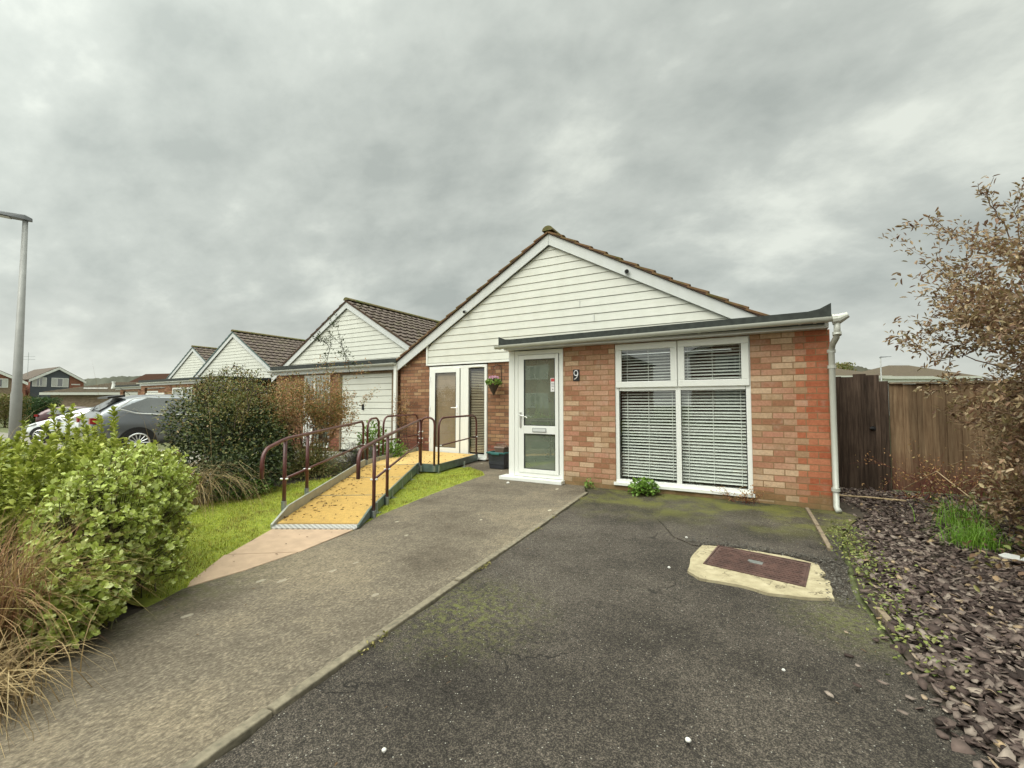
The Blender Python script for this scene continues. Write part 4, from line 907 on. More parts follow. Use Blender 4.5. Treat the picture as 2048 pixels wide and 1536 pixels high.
# low row with brown tiles behind the cars
b3 = view_thing('low_building', 'long low building with mottled brown tiled roof behind the parked cars', 'building', 215, 40); k = 40/883
m = MB(); m.box(-5.2,7.5,0,6,GZ-.2,1.2+24*k); lp('wall', m, M['brick_buff'], b3)
r = MB(); 
def slope_y(m, x0, x1, y0, z0, y1, z1, course=.34, pitch=.3, wave=.03, skew0=0):
    L = math.hypot(y1-y0, z1-z0); n = max(2, round(L/course)); uy, uz = (y1-y0)/L, (z1-z0)/L; ny, nz = -uz, uy; cols = int((x1-x0)/pitch*5)
    for c in range(n):
        rows = []
        for s, h in ((L*c/n, .01), (L*c/n, .045), (L*(c+1)/n, .01)):
            rows.append([(x0+skew0*c/n + (x1-x0-skew0*c/n)*k_/cols, y0+uy*s+ny*(h+wave*max(0, math.sin(k_/5*2*math.pi))), z0+uz*s+nz*(h+wave*max(0, math.sin(k_/5*2*math.pi)))) for k_ in range(cols+1)])
        b = len(m.v); w = cols+1
        for r_ in rows: m.v += r_
        for i in range(2):
            for k_ in range(cols): m.f.append((b+i*w+k_, b+i*w+k_+1, b+(i+1)*w+k_+1, b+(i+1)*w+k_))
slope_y(r, -5.6, 7.6, -.35, 1.2+23*k, 4.4, 1.2+48*k, skew0=2.6)
ro = lp('roof', r, M['tile_brown'], b3)
m = MB(); m.box(-5.7,7.6,-.5,-.36,1.2+18*k,1.2+23*k); m.box(-5.7,7.6,-.36,0,1.2+18*k,1.2+18*k+.03); lp('fascia', m, M['gutter'], b3)
m = MB(); m.tube([(-.6,1.2,2.4),(-.6,1.2,3.2)], [.22,.10], 10); m.disc((-.6,1.2,3.2),(0,0,1),.14,.1); lp('roof_vent', m, M['white_far'], ro)
m = MB(); m.box(-3.1,-.9,.9,.96,2.62,2.72); lp('flashing', m, M['white_far'], ro)
b5 = view_thing('pale_bungalow', 'reddish brown hipped roof rising behind the long low building', 'house', 300, 62); k = 62/883
m = MB(); m.prism([(-4.2,0,1.2+36*k),(5,0,1.2+36*k),(5,0,1.2+62*k),(-.8,0,1.2+60*k)], (0,6,0)); lp('roof', m, tile_mat('red brown far tile', (.09,.045,.033), (.14,.075,.055), (.1,.08,.05), .3), b5); m = MB(); m.box(-4,5,.3,6,GZ,1.2+36*k); lp('wall', m, M['brick_buff'], b5)
# hipped houses behind the gate
for (px, d, hw, lab, zr, ze) in ((1703, 45, 3.6, 'hipped roof house nearest the brick corner, seen over the board gate', 79, 56), (1858, 48, 5.2, 'larger hipped roof house right of the distant lamp, half behind the autumn shrub', 84, 55)):
    t = view_thing('hipped_house', lab, 'house', px, d, 'houses seen over the gate'); k = d/883
    m = MB(); m.box(-hw, hw, 0, 8, GZ, 1.2+ze*k-.25); lp('wall', m, M['white_far'], t)
    m = MB(); z0, z1 = 1.2+ze*k, 1.2+zr*k; o = .35; a_ = [(-hw-o,-o,z0),(hw+o,-o,z0),(hw+o,8+o,z0),(-hw-o,8+o,z0),(-hw*.15,4,z1),(hw*.3,4,z1)]
    m.add(a_, [(0,1,5,4),(1,2,5),(2,3,4,5),(3,0,4),(3,2,1,0)]); lp('roof', m, M['tile_brown'], t)
    m = MB(); m.box(-hw-o,hw+o,-o-.03,-o,z0-.28,z0+.02); lp('fascia', m, M['gutter'], t)
    far_window(t, -hw*.2, hw*.15, z0-1.7, z0-.5, -.01, [], False); far_window(t, hw*.45, hw*.8, z0-1.7, z0-.5, -.01, [], False)
m = MB()
for (px, d, r0) in ((1672, 60, 2.2), (1690, 62, 1.9), (1706, 64, 1.7)): pass

# houses over the road, behind the camera: they are what the glass reflects
for (x0, x1, ap, lab) in ((-19.5,-8.8,-14,'red brick two storey house mirrored in the front door glass'), (-4.4,5.5,.4,'brick two storey house with dark gable mirrored in the right panes of the front window')):
    t = thing('house_opposite', lab, 'house', ((x0+x1)/2, -20, 0), 'houses mirrored in the windows', math.pi); c = (x0+x1)/2; h = (x1-x0)/2
    simple_gable(t, -h, h, -.1, 4.7, 7.0, 0, 9, M['brick_red'], M['tile_dark'])
    for a, b in ((-3.4,-1.2),(1.0,3.4)):
        far_window(t, a, b, .9, 2.1, -.01, [(a+b)/2]); far_window(t, a, b, 3.2, 4.4, -.01, [(a+b)/2])
    m = MB(); m.box(-.6,.5,-.06,-.005,0,2.1); lp('door', m, M['white_far'], t)

# hills
def hill(name, pts, d, depth, mat):
    m = MB(); n = len(pts)
    fr = [at(px, py, d) for px, py in pts]; v = []
    for p in fr: v.append((p.x, p.y, -2))
    v += [tuple(p) for p in fr]
    for (px, py), p in zip(pts, fr): q = at(px, py, d+depth); v.append((q.x, q.y, p.z*.8))
    m.add(v, [(i, i+1, n+i+1, n+i) for i in range(n-1)] + [(n+i, n+i+1, 2*n+i+1, 2*n+i) for i in range(n-1)]); return struct(name, m, mat, smooth=False)
M['hill'] = plain('wooded hill', (.14,.145,.11), .95, var=.35, scale=.06)
M['hill2'] = plain('far brown wood', (.13,.125,.095), .95, var=.35, scale=.09)
pts = []
for i in range(90):
    px = 100 + i*3.6; u = (px-170)/(420-170); py = 760 - 13*max(0, min(1, u))**.6 - (.5*math.sin(i*1.3) + .8*math.sin(i*.37) + random.uniform(0, 1.3)); pts.append((px, py + (12 if px < 170 else 0)*max(0, (170-px)/40)))
hill('hill', pts, 420, 150, M['hill'])
pts = [(1560+i*4, 738 - 8*math.exp(-((1560+i*4-1690)/30)**2) - random.uniform(0, 3) + max(0, (1560+i*4-1730))*.25) for i in range(90)]
hill('hill_behind_gate', pts, 300, 120, M['hill2'])

# ------------------------------------------------------------------ foliage tools
def nrm(a): return a / np.maximum(1e-6, np.linalg.norm(a, axis=1, keepdims=True))
def leaf_arrays(P, D, U, L, W, fold=.25, droop=.15, wide=.55):
    """leaves at P pointing along D with upper side U; 6 verts, 2 quads each"""
    P = np.asarray(P, float); D = nrm(np.asarray(D, float)); U = np.asarray(U, float); S = nrm(np.cross(D, U)); N = np.cross(S, D); n = len(P)
    L = np.broadcast_to(L, n)[:, None]; W = np.broadcast_to(W, n)[:, None]
    V = np.stack([P, P + D*L*.33 + S*W*.42 + N*W*fold, P + D*L*(wide+.17) + S*W*.5 + N*(W*fold - L*droop*.4), P + D*L - N*L*droop,
                  P + D*L*(wide+.17) - S*W*.5 + N*(W*fold - L*droop*.4), P + D*L*.33 - S*W*.42 + N*W*fold], 1).reshape(-1, 3)
    b = (np.arange(n)*6)[:, None]; F = np.concatenate([b + np.array([[0,1,2,3]]), b + np.array([[0,3,4,5]])], 0)
    return V, F
def leaves(name, P, D, U, L, W, mat, parent, **k):
    V, F = leaf_arrays(P, D, U, L, W, **k); return npmesh(name, V, F, mat, parent)
def tubes_np(name, segs, mat, parent):
    """segs: list of (p0,p1,r0,r1) -> 3 sided tubes"""
    if not segs: return None
    A = np.array([s[0] for s in segs], float); B = np.array([s[1] for s in segs], float); r0 = np.array([s[2] for s in segs])[:, None]; r1 = np.array([s[3] for s in segs])[:, None]
    D = nrm(B-A); ref = np.where(np.abs(D[:, 2:3]) < .9, np.array([[0,0,1.]]), np.array([[1.,0,0]])); X = nrm(np.cross(D, ref)); Y = np.cross(D, X)
    vs = []
    for Q, r in ((A, r0), (B, r1)):
        for k in range(3): t = 2*math.pi*k/3; vs.append(Q + (X*math.cos(t) + Y*math.sin(t))*r)
    V = np.stack(vs, 1).reshape(-1, 3); n = len(segs); b = (np.arange(n)*6)[:, None]
    F = np.concatenate([b + np.array([[k, (k+1) % 3, 3+(k+1) % 3, 3+k]]) for k in range(3)], 0); return npmesh(name, V, F, mat, parent)
def blades(name, P, H, W, lean, mat, parent=None, segs=3, curl=.4, az=None):
    """grass blades: tapered strips bending over"""
    n = len(P); P = np.asarray(P, float); az = rng.uniform(0, 2*math.pi, n) if az is None else az; d = np.stack([np.cos(az), np.sin(az), np.zeros(n)], 1)
    s = np.stack([-np.sin(az + rng.normal(0,.6,n)), np.cos(az), np.zeros(n)], 1); s = nrm(s)
    H = np.broadcast_to(H, n)[:, None]; W = np.broadcast_to(W, n)[:, None]; lean = np.broadcast_to(lean, n)[:, None]; rows = []
    for i in range(segs+1):
        t = i/segs; ang = lean*(1 - curl) * t + lean*curl*t*t*2; c = P + d*H*np.sin(ang)*t + np.array([[0,0,1.]])*H*t*np.cos(ang)
        w = W*(1-t)**.7*.5 + 1e-4; rows += [c - s*w, c + s*w]
    V = np.stack(rows, 1).reshape(-1, 3); k = 2*(segs+1); b = (np.arange(n)*k)[:, None]
    F = np.concatenate([b + np.array([[2*i, 2*i+1, 2*i+3, 2*i+2]]) for i in range(segs)], 0); return npmesh(name, V, F, mat, parent)
def in_poly(P, poly):
    x, y = P[:, 0], P[:, 1]; inside = np.zeros(len(P), bool); n = len(poly)
    for i in range(n):
        x0, y0 = poly[i]; x1, y1 = poly[(i+1) % n]; c = ((y0 > y) != (y1 > y)) & (x < (x1-x0)*(y-y0)/(y1-y0+1e-12) + x0); inside ^= c
    return inside
def scatter(poly, n):
    a = np.array(poly); lo, hi = a.min(0), a.max(0); P = rng.uniform(lo, hi, (n, 2)); return P[in_poly(P, poly)]
def rosettes(P, D, k, L, W, spread=1.0):
    """k leaves round every tip P facing D"""
    n = len(P); D = nrm(D); ref = np.where(np.abs(D[:, 2:3]) < .9, np.array([[0,0,1.]]), np.array([[1.,0,0]])); X = nrm(np.cross(D, ref)); Y = np.cross(D, X); ph = rng.uniform(0, 6.28, n); oP, oD, oU, oL = [], [], [], []
    for i in range(k):
        a = ph + i*2.4; tilt = rng.uniform(.25, 1.15, n)*spread if i > 2 else rng.uniform(.1, .6, n)*spread
        r = X*np.cos(a)[:, None] + Y*np.sin(a)[:, None]; d = D*np.cos(tilt)[:, None]*1.0 + r*np.sin(tilt)[:, None]*1.3
        oP.append(P - D*(i*.006)); oD.append(d); oU.append(D + rng.normal(0, .15, (n, 3))); oL.append(L*rng.uniform(.55, 1.2, n))
    oL = np.concatenate(oL); return np.concatenate(oP), np.concatenate(oD), np.concatenate(oU), oL, oL*W
def grow(segs, tips, p, d, L, r, depth, spread=.55, up=.05, nseg=4, kids=(2, 4), shrink=.68, jit=.18):
    p = Vector(p); d = Vector(d).normalized(); pts = [p.copy()]
    for i in range(nseg):
        d = (d + Vector((random.gauss(0, jit), random.gauss(0, jit), random.gauss(0, jit) + up))).normalized(); q = p + d*(L/nseg); r2 = r*(1 - .45*(i+1)/nseg); segs.append((tuple(p), tuple(q), r*(1 - .45*i/nseg), r2)); p = q; pts.append((p.copy(), d.copy()))
        if depth > 0 and i >= 1:
            for _ in range(random.randint(*kids) if i == nseg-1 else random.randint(0, 1)):
                dd = (d + Vector((random.gauss(0, spread), random.gauss(0, spread), random.gauss(0, spread)))).normalized(); grow(segs, tips, p, dd, L*shrink*random.uniform(.7, 1.2), r2*.7, depth-1, spread, up, nseg, kids, shrink, jit)
        if depth <= 1: tips.append((tuple(p), tuple(d)))

# ---- near pale green bush (left foreground)
def lump(n, c, r, squash=1.0, inner=.55, low=-.6):
    u = nrm(rng.normal(0, 1, (n, 3))); u = u[u[:, 2] > low]; k = rng.uniform(inner, 1, (len(u), 1))**.6; return np.array(c) + u*k*np.array(r), u
bush = thing('green_bush', 'pale green round leaved bush overhanging the concrete path in the left foreground', 'bush', (-3.5,1.25,0))
Ps, Us = [], []
for c, r, n in (((-3.42,1.06,.42),(.35,.29,.41),820), ((-3.08,.90,.24),(.24,.18,.23),420), ((-3.75,1.32,.58),(.40,.34,.34),640), ((-4.1,1.55,.56),(.36,.32,.34),340), ((-3.38,1.27,.22),(.24,.22,.20),220), ((-2.98,.82,.15),(.17,.13,.13),150), ((-3.7,1.42,.42),(.28,.26,.30),240)):
    p, u = lump(n, c, r); Ps.append(p); Us.append(u)
P = np.concatenate(Ps); Uv = np.concatenate(Us); P += rng.normal(0, .02, P.shape); ok = P[:, 2] > .04; P, Uv = P[ok], Uv[ok]
Uv = nrm(Uv + np.array([0, 0, .7]) + rng.normal(0, .3, P.shape)); a = rosettes(P, Uv, 9, .036, .66)
leaves('foliage', *a[:3], a[3], a[4], M['leaf_a'], bush, fold=.12, droop=.12)
segs = []
cc_ = np.array([(-3.45,1.0,.0),(-3.75,1.2,0),(-4.1,1.4,0),(-3.3,.95,0)])
for p, u in zip(P[::2], Uv[::2]):
    b = cc_[rng.integers(0, 4)] + rng.normal(0, .08, 3); b[2] = 0; mid = b*.45 + p*.55 - u*.10 + rng.normal(0, .03, 3); segs += [(b, mid, .006, .004), (mid, p, .004, .002)]
tubes_np('stems', segs, M['stem_green'], bush)
# ---- taller yellow green shrubs behind it
def stems_shrub(name, label, base_pts, h0, h1, leafmat, k=7, L=.05, dens=.035, grp=None, lean=.12, lf=.55, frac=.7, tall=.0):
    c = np.mean(base_pts, 0); t = thing(name, label, 'shrub', (float(c[0]), float(c[1]), 0), grp); segs = []; P = []; D = []
    for (x, y) in base_pts:
        h = random.uniform(h0, h1)*(1 if random.random() > tall else 1.42); a = random.uniform(0, 6.28); d = np.array([math.cos(a)*lean*random.random(), math.sin(a)*lean*random.random(), 1]); p = np.array([x, y, 0.0]); n = 7; pr = p
        for i in range(n):
            q = p + d*h*(i+1)/n + rng.normal(0, .012, 3); segs.append((pr, q, .004*(1.3-i/n), .004*(1.2-(i+1)/n)))
            m_ = int(h/n/dens)
            for j in range(m_):
                z = (i + j/m_)/n
                if z > 1-frac: P.append(pr + (q-pr)*j/m_); D.append(d + rng.normal(0, .15, 3))
            pr = q
        P.append(pr); D.append(d); P.append(pr-np.array([0,0,.01])); D.append(d)
    P, D = np.array(P), np.array(D); a = rosettes(P, D, k, L, lf, 1.15); leaves('foliage', *a[:3], a[3], a[4], leafmat, t, fold=.15, droop=.2); tubes_np('stems', segs, M['stem_green'], t); return t
pts = scatter([(-4.2,.9),(-6.2,.7),(-6.6,1.9),(-5.4,2.0),(-4.55,1.75),(-4.1,1.3)], 470)
stems_shrub('yellow_shrub', 'yellow green leafy shrub with upright shoots behind the pale green bush', pts, .55, .86, M['leaf_b'], 6, .048, .036, lean=.2, tall=.10)
pts = scatter([(-5.0,.1),(-8.0,-.6),(-8.4,1.2),(-6.3,1.6),(-5.2,1.0),(-4.2,1.1),(-4.1,.6)], 520)
stems_shrub('yellow_shrub', 'yellow green shrub mass at the left edge below the tall lamp column', pts, .50, .83, M['leaf_b'], 6, .050, .045, lean=.2, tall=.03)
# ---- straw grass clumps
def straw_clump(label, c, n, H, W, lean0, lean1, mat, az=None, rad=.15, name='ornamental_grass', grp=None):
    P = np.zeros((n, 3)); P[:, :2] = np.array(c) + rng.normal(0, rad, (n, 2)); a = None if az is None else rng.normal(az[0], az[1], n)
    o = blades(name, P, rng.uniform(H[0], H[1], n), rng.uniform(W[0], W[1], n), rng.uniform(lean0, lean1, n), mat, None, 6, .6, a); return tag(o, label, 'grass clump', grp)
straw_clump('dry straw coloured grass clump spilling onto the path at the bottom left edge', (-2.72,.44), 620, (.18,.42), (.004,.009), .5, 1.6, M['straw'], rad=.10)
straw_clump('rust brown upright grass stems rising at the left edge behind the straw clump', (-3.10,.58), 800, (.40,.80), (.003,.007), .05, .85, M['straw_rust'], (R(60), 1.4), .09)
straw_clump('tan arching grass clump between the yellow green shrubs and the dark shrub', (-5.95,2.55), 260, (.5,1.0), (.004,.008), .5, 1.5, M['straw'], (R(10), 1.3), .16)
straw_clump('loose long straw stems arching over the foot of the dark shrub', (-5.9,2.7), 46, (.7,1.25), (.004,.008), .9, 1.7, M['straw'], (R(20), .9), .14)
straw_clump('thin dry stalks standing over the yellow green shrubs at the left', (-5.9,1.7), 24, (1.1,1.75), (.003,.005), .1, .6, M['straw'], None, .6)

# ---- dark shrub beside the lawn
ds = thing('dark_shrub', 'big dark glossy leaved shrub with browner top left of the ramp', 'shrub', (-6.9,3.9,0)); Ps, Us = [], []
for c, r, n in (((-6.9,3.7,.55),(.75,.65,.62),4200), ((-7.6,4.3,.5),(.65,.65,.55),2600), ((-7.6,3.9,.8),(.8,.8,.72),3600), ((-8.5,4.6,1.0),(.75,.8,.62),2400), ((-6.3,3.6,.3),(.5,.45,.34),2500), ((-6.05,3.15,.25),(.42,.38,.27),1900), ((-7.2,4.1,.45),(.7,.6,.4),2600)):
    p, u = lump(n, c, r, inner=.6); Ps.append(p); Us.append(u)
P = np.concatenate(Ps); Uv = np.concatenate(Us); ok = P[:, 2] > .03; P, Uv = P[ok], Uv[ok]; cl = rng.normal(0, .05, P.shape); P += cl
leaves('foliage', P, Uv + rng.normal(0, .6, P.shape), Uv + rng.normal(0, .5, P.shape) + np.array([0,0,.5]), rng.uniform(.035,.06,len(P)), rng.uniform(.02,.033,len(P)), M['leaf_dark'], ds)
k = (P[:, 2] > .45) & (rng.random(len(P)) < .55*np.clip((P[:, 2]-.4)/.6, 0, 1.6)); Q = P[k] + Uv[k]*rng.uniform(.0,.14,(k.sum(),1)) + np.array([0,0,.03])
leaves('young_leaves', Q, Uv[k] + rng.normal(0,.5,Q.shape), Uv[k] + np.array([0,0,1]), rng.uniform(.03,.055,len(Q)), rng.uniform(.015,.025,len(Q)), M['leaf_mid'], ds)
segs, tips = [], []
for i in range(60):
    y = random.uniform(3.3,4.8); x = -y*random.uniform(1.72,2.15); grow(segs, tips, (x, y, random.uniform(.7,1.15)), (random.gauss(0,.3), random.gauss(0,.3), 1), random.uniform(.25,.5), .006, 1, .5, .05, 4, (2,4), .5)
tubes_np('twigs', segs, M['twig_dark'], ds); T = np.array([t[0] for t in tips]); Td = np.array([t[1] for t in tips]); T = np.repeat(T, 5, 0) + rng.normal(0, .03, (len(T)*5, 3)); Td = np.repeat(Td, 5, 0)
leaves('top_leaves', T, Td + rng.normal(0,.7,T.shape), np.array([0,0,1]) + rng.normal(0,.5,T.shape), rng.uniform(.025,.045,len(T)), rng.uniform(.014,.02,len(T)), M['leaf_mid'], ds)
B = np.array([t[0] for t in tips if t[0][2] > 1.35])
if len(B):
    B = np.repeat(B, 4, 0) + rng.normal(0, .022, (len(B)*4, 3)); leaves('seed_heads', B, rng.normal(0,1,B.shape), rng.normal(0,1,B.shape), .02, .016, M['berry'], ds)
# ---- rusty twiggy shrub
ts = thing('twiggy_shrub', 'rust brown open twiggy shrub standing in front of the white garage door', 'shrub', (-7.1,5.2,0)); segs, tips = [], []
for i in range(38):
    a = random.uniform(0, 6.28); r_ = abs(random.gauss(0, .32)); grow(segs, tips, (-7.15+random.gauss(0,.13), 5.15+random.gauss(0,.13), 0), (math.cos(a)*r_*1.5, math.sin(a)*r_*1.5, 1), random.uniform(.65,.95), .011, 3, .42, .04, 4, (1,3), .62, .12)
tubes_np('branches', segs, M['twig'], ts)
def tip_leaves(tips, n, sp, L, W, mat, name, par, keep=1.0, zmin=0):
    T = np.array([t[0] for t in tips if t[0][2] > zmin]); Td = np.array([t[1] for t in tips if t[0][2] > zmin]); T = np.repeat(T, n, 0); Td = np.repeat(Td, n, 0); k = rng.random(len(T)) < keep; T, Td = T[k], Td[k]; T = T + rng.normal(0, sp, T.shape)
    return leaves(name, T, Td*.8 + rng.normal(0,.7,T.shape), np.array([0,0,1]) + rng.normal(0,.6,T.shape), rng.uniform(L*.7,L*1.2,len(T)), rng.uniform(W*.7,W*1.2,len(T)), mat, par)
tip_leaves(tips, 4, .035, .034, .017, M['leaf_rust'], 'rusty_leaves', ts, .50, .35); tip_leaves(tips, 2, .03, .038, .019, M['leaf_mid'], 'green_leaves', ts, .5, .8)
s2, t2 = [], []
for (px, py, d, L) in ((655, 745, 7.8, .55), (690, 735, 7.9, .75), (700, 750, 7.8, .40), (660, 700, 7.7, .25)):
    s2 = []; p = at(px, py, d); grow(s2, t2, tuple(p), (random.gauss(-.1,.15), random.gauss(0,.1), 1), L, .006, 1, .45, .03, 5, (2,3), .35, .22); tubes_np('tall_shoot', s2, M['twig_dark'], ts)
tip_leaves(t2, 4, .03, .04, .018, M['leaf_dark'], 'shoot_leaves', ts, .8)
# ---- small plants round the ramp
def herb(label, c, r, h, n, mat, L=.05, W=.03, name='herb_plant', cat='plant', stems=True, grp=None):
    t = thing(name, label, cat, (c[0], c[1], 0), grp); u = nrm(rng.normal(0, 1, (n, 3))); u[:, 2] = abs(u[:, 2]); k = rng.uniform(.3, 1, (n, 1)); P = np.array([c[0], c[1], .02]) + u*k*np.array([r, r, h]); D = u + rng.normal(0,.5,u.shape)
    leaves('foliage', P, D, np.array([0,0,1.]) + u*.6 + rng.normal(0,.4,u.shape), rng.uniform(L*.6,L*1.2,n), rng.uniform(W*.6,W*1.2,n), mat, t)
    if stems: tubes_np('stems', [((c[0]+random.gauss(0,.02), c[1]+random.gauss(0,.02), 0), tuple(p), .003, .002) for p in P[::6]], M['stem_green'], t)
    return t
p = at(728, 905, 8.1); herb('grey mauve lavender clump against the left ramp handrail', (p.x-.15, p.y), .42, .52, 2600, M['lavender'], .035, .010, 'lavender_clump', 'lavender')
p = at(745, 900, 8.9); herb('bright green weed patch between the ramp hoops and the garage', (p.x, p.y), .36, .85, 900, M['leaf_herb'], .07, .04)
p = at(785, 900, 9.0); herb('low green weed patch behind the left ramp kerb by the white downpipe', (p.x, p.y), .35, .48, 700, M['leaf_herb'], .06, .035)
herb('dark low ivy like ground plant under the dark shrub by the lawn edge', (-6.05,3.3), .42, .28, 1500, M['leaf_herb'], .045, .03)
herb('olive undergrowth along the left ramp kerb', (-6.75,4.85), .68, .55, 4200, M['leaf_mid'], .05, .014)
t = thing('wall_shrub', 'thin wiry climber growing up the brown brick beside the white downpipe', 'shrub', (-7.2,7.6,0)); segs, tips = [], []
for i in range(11): grow(segs, tips, (-7.25+random.gauss(0,.15), 7.62, 0), (random.gauss(0,.2), random.gauss(0,.08), 1), random.uniform(.6,.85), .006, 2, .3, .06, 4, (1,2), .6, .12)
tubes_np('twigs', segs, M['twig_dark'], t); tip_leaves(tips, 2, .03, .035, .016, M['leaf_rust'], 'foliage', t, .9, .2)
herb('round leaved green weed under the sill of the large front window', (-1.43,6.03), .20, .20, 340, M['leaf_herb'], .05, .045)
herb('tiny green weed tuft at the foot of the buff brick wall near the door', (-2.22,6.10), .08, .10, 70, M['leaf_herb'], .03, .02)
t = thing('red_twig_plant', 'dead reddish brown twiggy plant at the right end of the window sill', 'plant', (-.28,6.08,0)); segs, tips = [], []
for i in range(16): grow(segs, tips, (-.26+random.gauss(0,.07), 6.08+random.gauss(0,.03), 0), (random.gauss(0,.6), random.gauss(-.1,.2), .7), random.uniform(.1,.2), .003, 1, .5, .0, 3, (1,2), .6)
tubes_np('twigs', segs, M['red_twig'], t); tip_leaves(tips, 2, .012, .02, .012, M['leaf_rust'], 'dead_leaves', t, .8)
# flowers in the basket
P, u = lump(420, (-4.80,7.62,1.64), (.15,.15,.075), low=-.5); leaves('foliage', P, u + rng.normal(0,.5,P.shape), u + np.array([0,0,.6]), .045, .024, M['leaf_herb'], hb)
P, u = lump(200, (-4.80,7.62,1.70), (.115,.115,.07), inner=.8, low=-.05); a = rosettes(P, u + np.array([0,-.4,.3]), 5, .022, .95, 1.3); leaves('flowers', *a[:3], a[3], a[4], M['petal'], hb)

# ---- big autumn shrub on the right
rs_ = thing('autumn_shrub', 'large arching shrub with brown autumn leaves in front of the fence at the right', 'shrub', (2.75,5.0,0)); segs, tips = [], []
for i in range(46):
    a = random.uniform(0, 6.28); e = random.uniform(.25, 1.1); grow(segs, tips, (2.75+random.gauss(0,.22), 5.0+random.gauss(0,.35), 0), (math.cos(a)*e*.62, math.sin(a)*e*.62, 1), random.uniform(1.15,1.55), .016, 3, .40, -.005, 5, (1,3), .62, .13)
def ok_(p): return p[0] > (1.0 if p[2] > 1.7 else 1.35) + .16*(p[1]-5)

segs = [q for q in segs if ok_(q[1])]; tips = [q for q in tips if ok_(q[0])]; tubes_np('branches', segs, M['twig'], rs_)
tip_leaves(tips, 9, .034, .048, .018, M['leaf_right'], 'foliage', rs_, .85, .3)
s2, t2 = [], []
sprays = (((1975,560,4.7),(1850,545,4.6)), ((1960,640,4.6),(1800,690,4.5)), ((1985,500,4.6),(1820,445,4.6)), ((2020,480,4.5),(1960,380,4.5)), ((2040,500,4.4),(2035,370,4.4)), ((1950,720,4.6),(1800,660,4.4)), ((1980,760,4.4),(1860,790,4.3)), ((2000,620,4.4),(1880,600,4.4)), ((2045,560,4.2),(1985,470,4.2)), ((1990,690,4.3),(1850,730,4.2)), ((2050,800,4.0),(1910,830,4.0)), ((2048,700,4.0),(1930,650,4.0)))
for (a, b) in sprays:
    A, B_ = at(*a), at(*b); s0 = Vector((2.75, 5.0, .6)); mid = (A + s0)/2 + Vector((random.gauss(0,.05), random.gauss(0,.05), .2)); s2 += [(tuple(s0), tuple(mid), .012, .010), (tuple(mid), tuple(A), .010, .007)]; pr = A
    for j in range(8):
        q = A.lerp(B_, (j+1)/8) + Vector((0, 0, .06*math.sin((j+1)/8*math.pi))) + Vector((random.gauss(0,.012),)*3); s2.append((tuple(pr), tuple(q), .006*(1.1-j/8), .006*(1.1-(j+1)/8))); dd = (q-pr).normalized()
        for _ in range(2): t2.append((tuple(q), tuple((dd + Vector((random.gauss(0,.6), random.gauss(0,.6), random.gauss(0,.6)))).normalized())))
        if j in (2,4,6): grow(s2, t2, tuple(q), tuple(dd + Vector((random.gauss(0,.5), random.gauss(0,.5), random.gauss(.2,.4)))), random.uniform(.15,.3), .004, 0, .4, .02, 4)
        pr = q
tubes_np('arching_sprays', s2, M['twig'], rs_); tip_leaves(t2, 3, .018, .06, .019, M['leaf_right'], 'spray_leaves', rs_, .85)
# dense lower mass towards the camera's right and behind
P = []; 
for c, r, n in (((2.75,4.9,.9),(.85,1.1,.95),5200), ((2.6,5.8,1.3),(.75,.9,.9),3600), ((3.1,4.6,1.9),(.95,1.05,.9),5200), ((2.75,5.3,1.7),(.85,.8,.8),3000), ((2.35,5.2,1.35),(.5,.7,.5),1800), ((2.5,6.1,.75),(.7,.7,.7),3600), ((2.3,4.6,.5),(.4,.6,.4),1500), ((2.9,3.4,.6),(.65,.8,.6),2200)):
    p_, u = lump(n, c, r, inner=.35); P.append(p_)
P = np.concatenate(P); P = P[P[:, 2] > .05]
leaves('inner_foliage', P, rng.normal(0,1,P.shape), np.array([0,0,1]) + rng.normal(0,.7,P.shape), rng.uniform(.028,.052,len(P)), rng.uniform(.011,.020,len(P)), M['leaf_right'], rs_)
segs = []
for i in range(3200):
    c = P[rng.integers(0, len(P))]; d = nrm(rng.normal(0, 1, (1, 3))*np.array([[1,1,.5]]))[0]; L = random.uniform(.12,.4); m_ = c + d*L*.5 + np.array([0,0,.02]); segs += [(c, m_, .0035, .003), (m_, c + d*L - np.array([0,0,.03]), .003, .0015)]
tubes_np('fine_twigs', segs, M['stick'], rs_)
segs = []
t = thing('red_bramble', 'low thicket of dark red bare stems at the foot of the fence', 'bramble', (2.1,7.2,0)); tips = []
for i in range(60): grow(segs, tips, (random.uniform(1.55,3.2), random.uniform(6.9,7.7), 0), (random.gauss(0,.7), random.gauss(0,.3), .55), random.uniform(.3,.55), .005, 1, .5, -.05, 4, (1,3), .7)
tubes_np('stems', segs, M['red_twig'], t); tip_leaves(tips, 3, .03, .03, .015, M['leaf_rust'], 'foliage', t, .7)
t = thing('bramble', 'tangle of brown brambles and pale leaves under the autumn shrub', 'bramble', (2.2,5.2,0)); segs, tips = [], []
for i in range(110): grow(segs, tips, (random.uniform(1.75,2.9), random.uniform(3.6,6.8), 0), (random.gauss(-.2,.7), random.gauss(0,.6), .6), random.uniform(.25,.5), .004, 1, .6, -.08, 4, (1,3), .7)
tubes_np('stems', segs, M['twig'], t); tip_leaves(tips, 3, .04, .045, .026, M['leaf_right'], 'foliage', t, .5); tip_leaves(tips, 1, .05, .05, .03, M['leaf_mid'], 'green_leaves', t, .45)
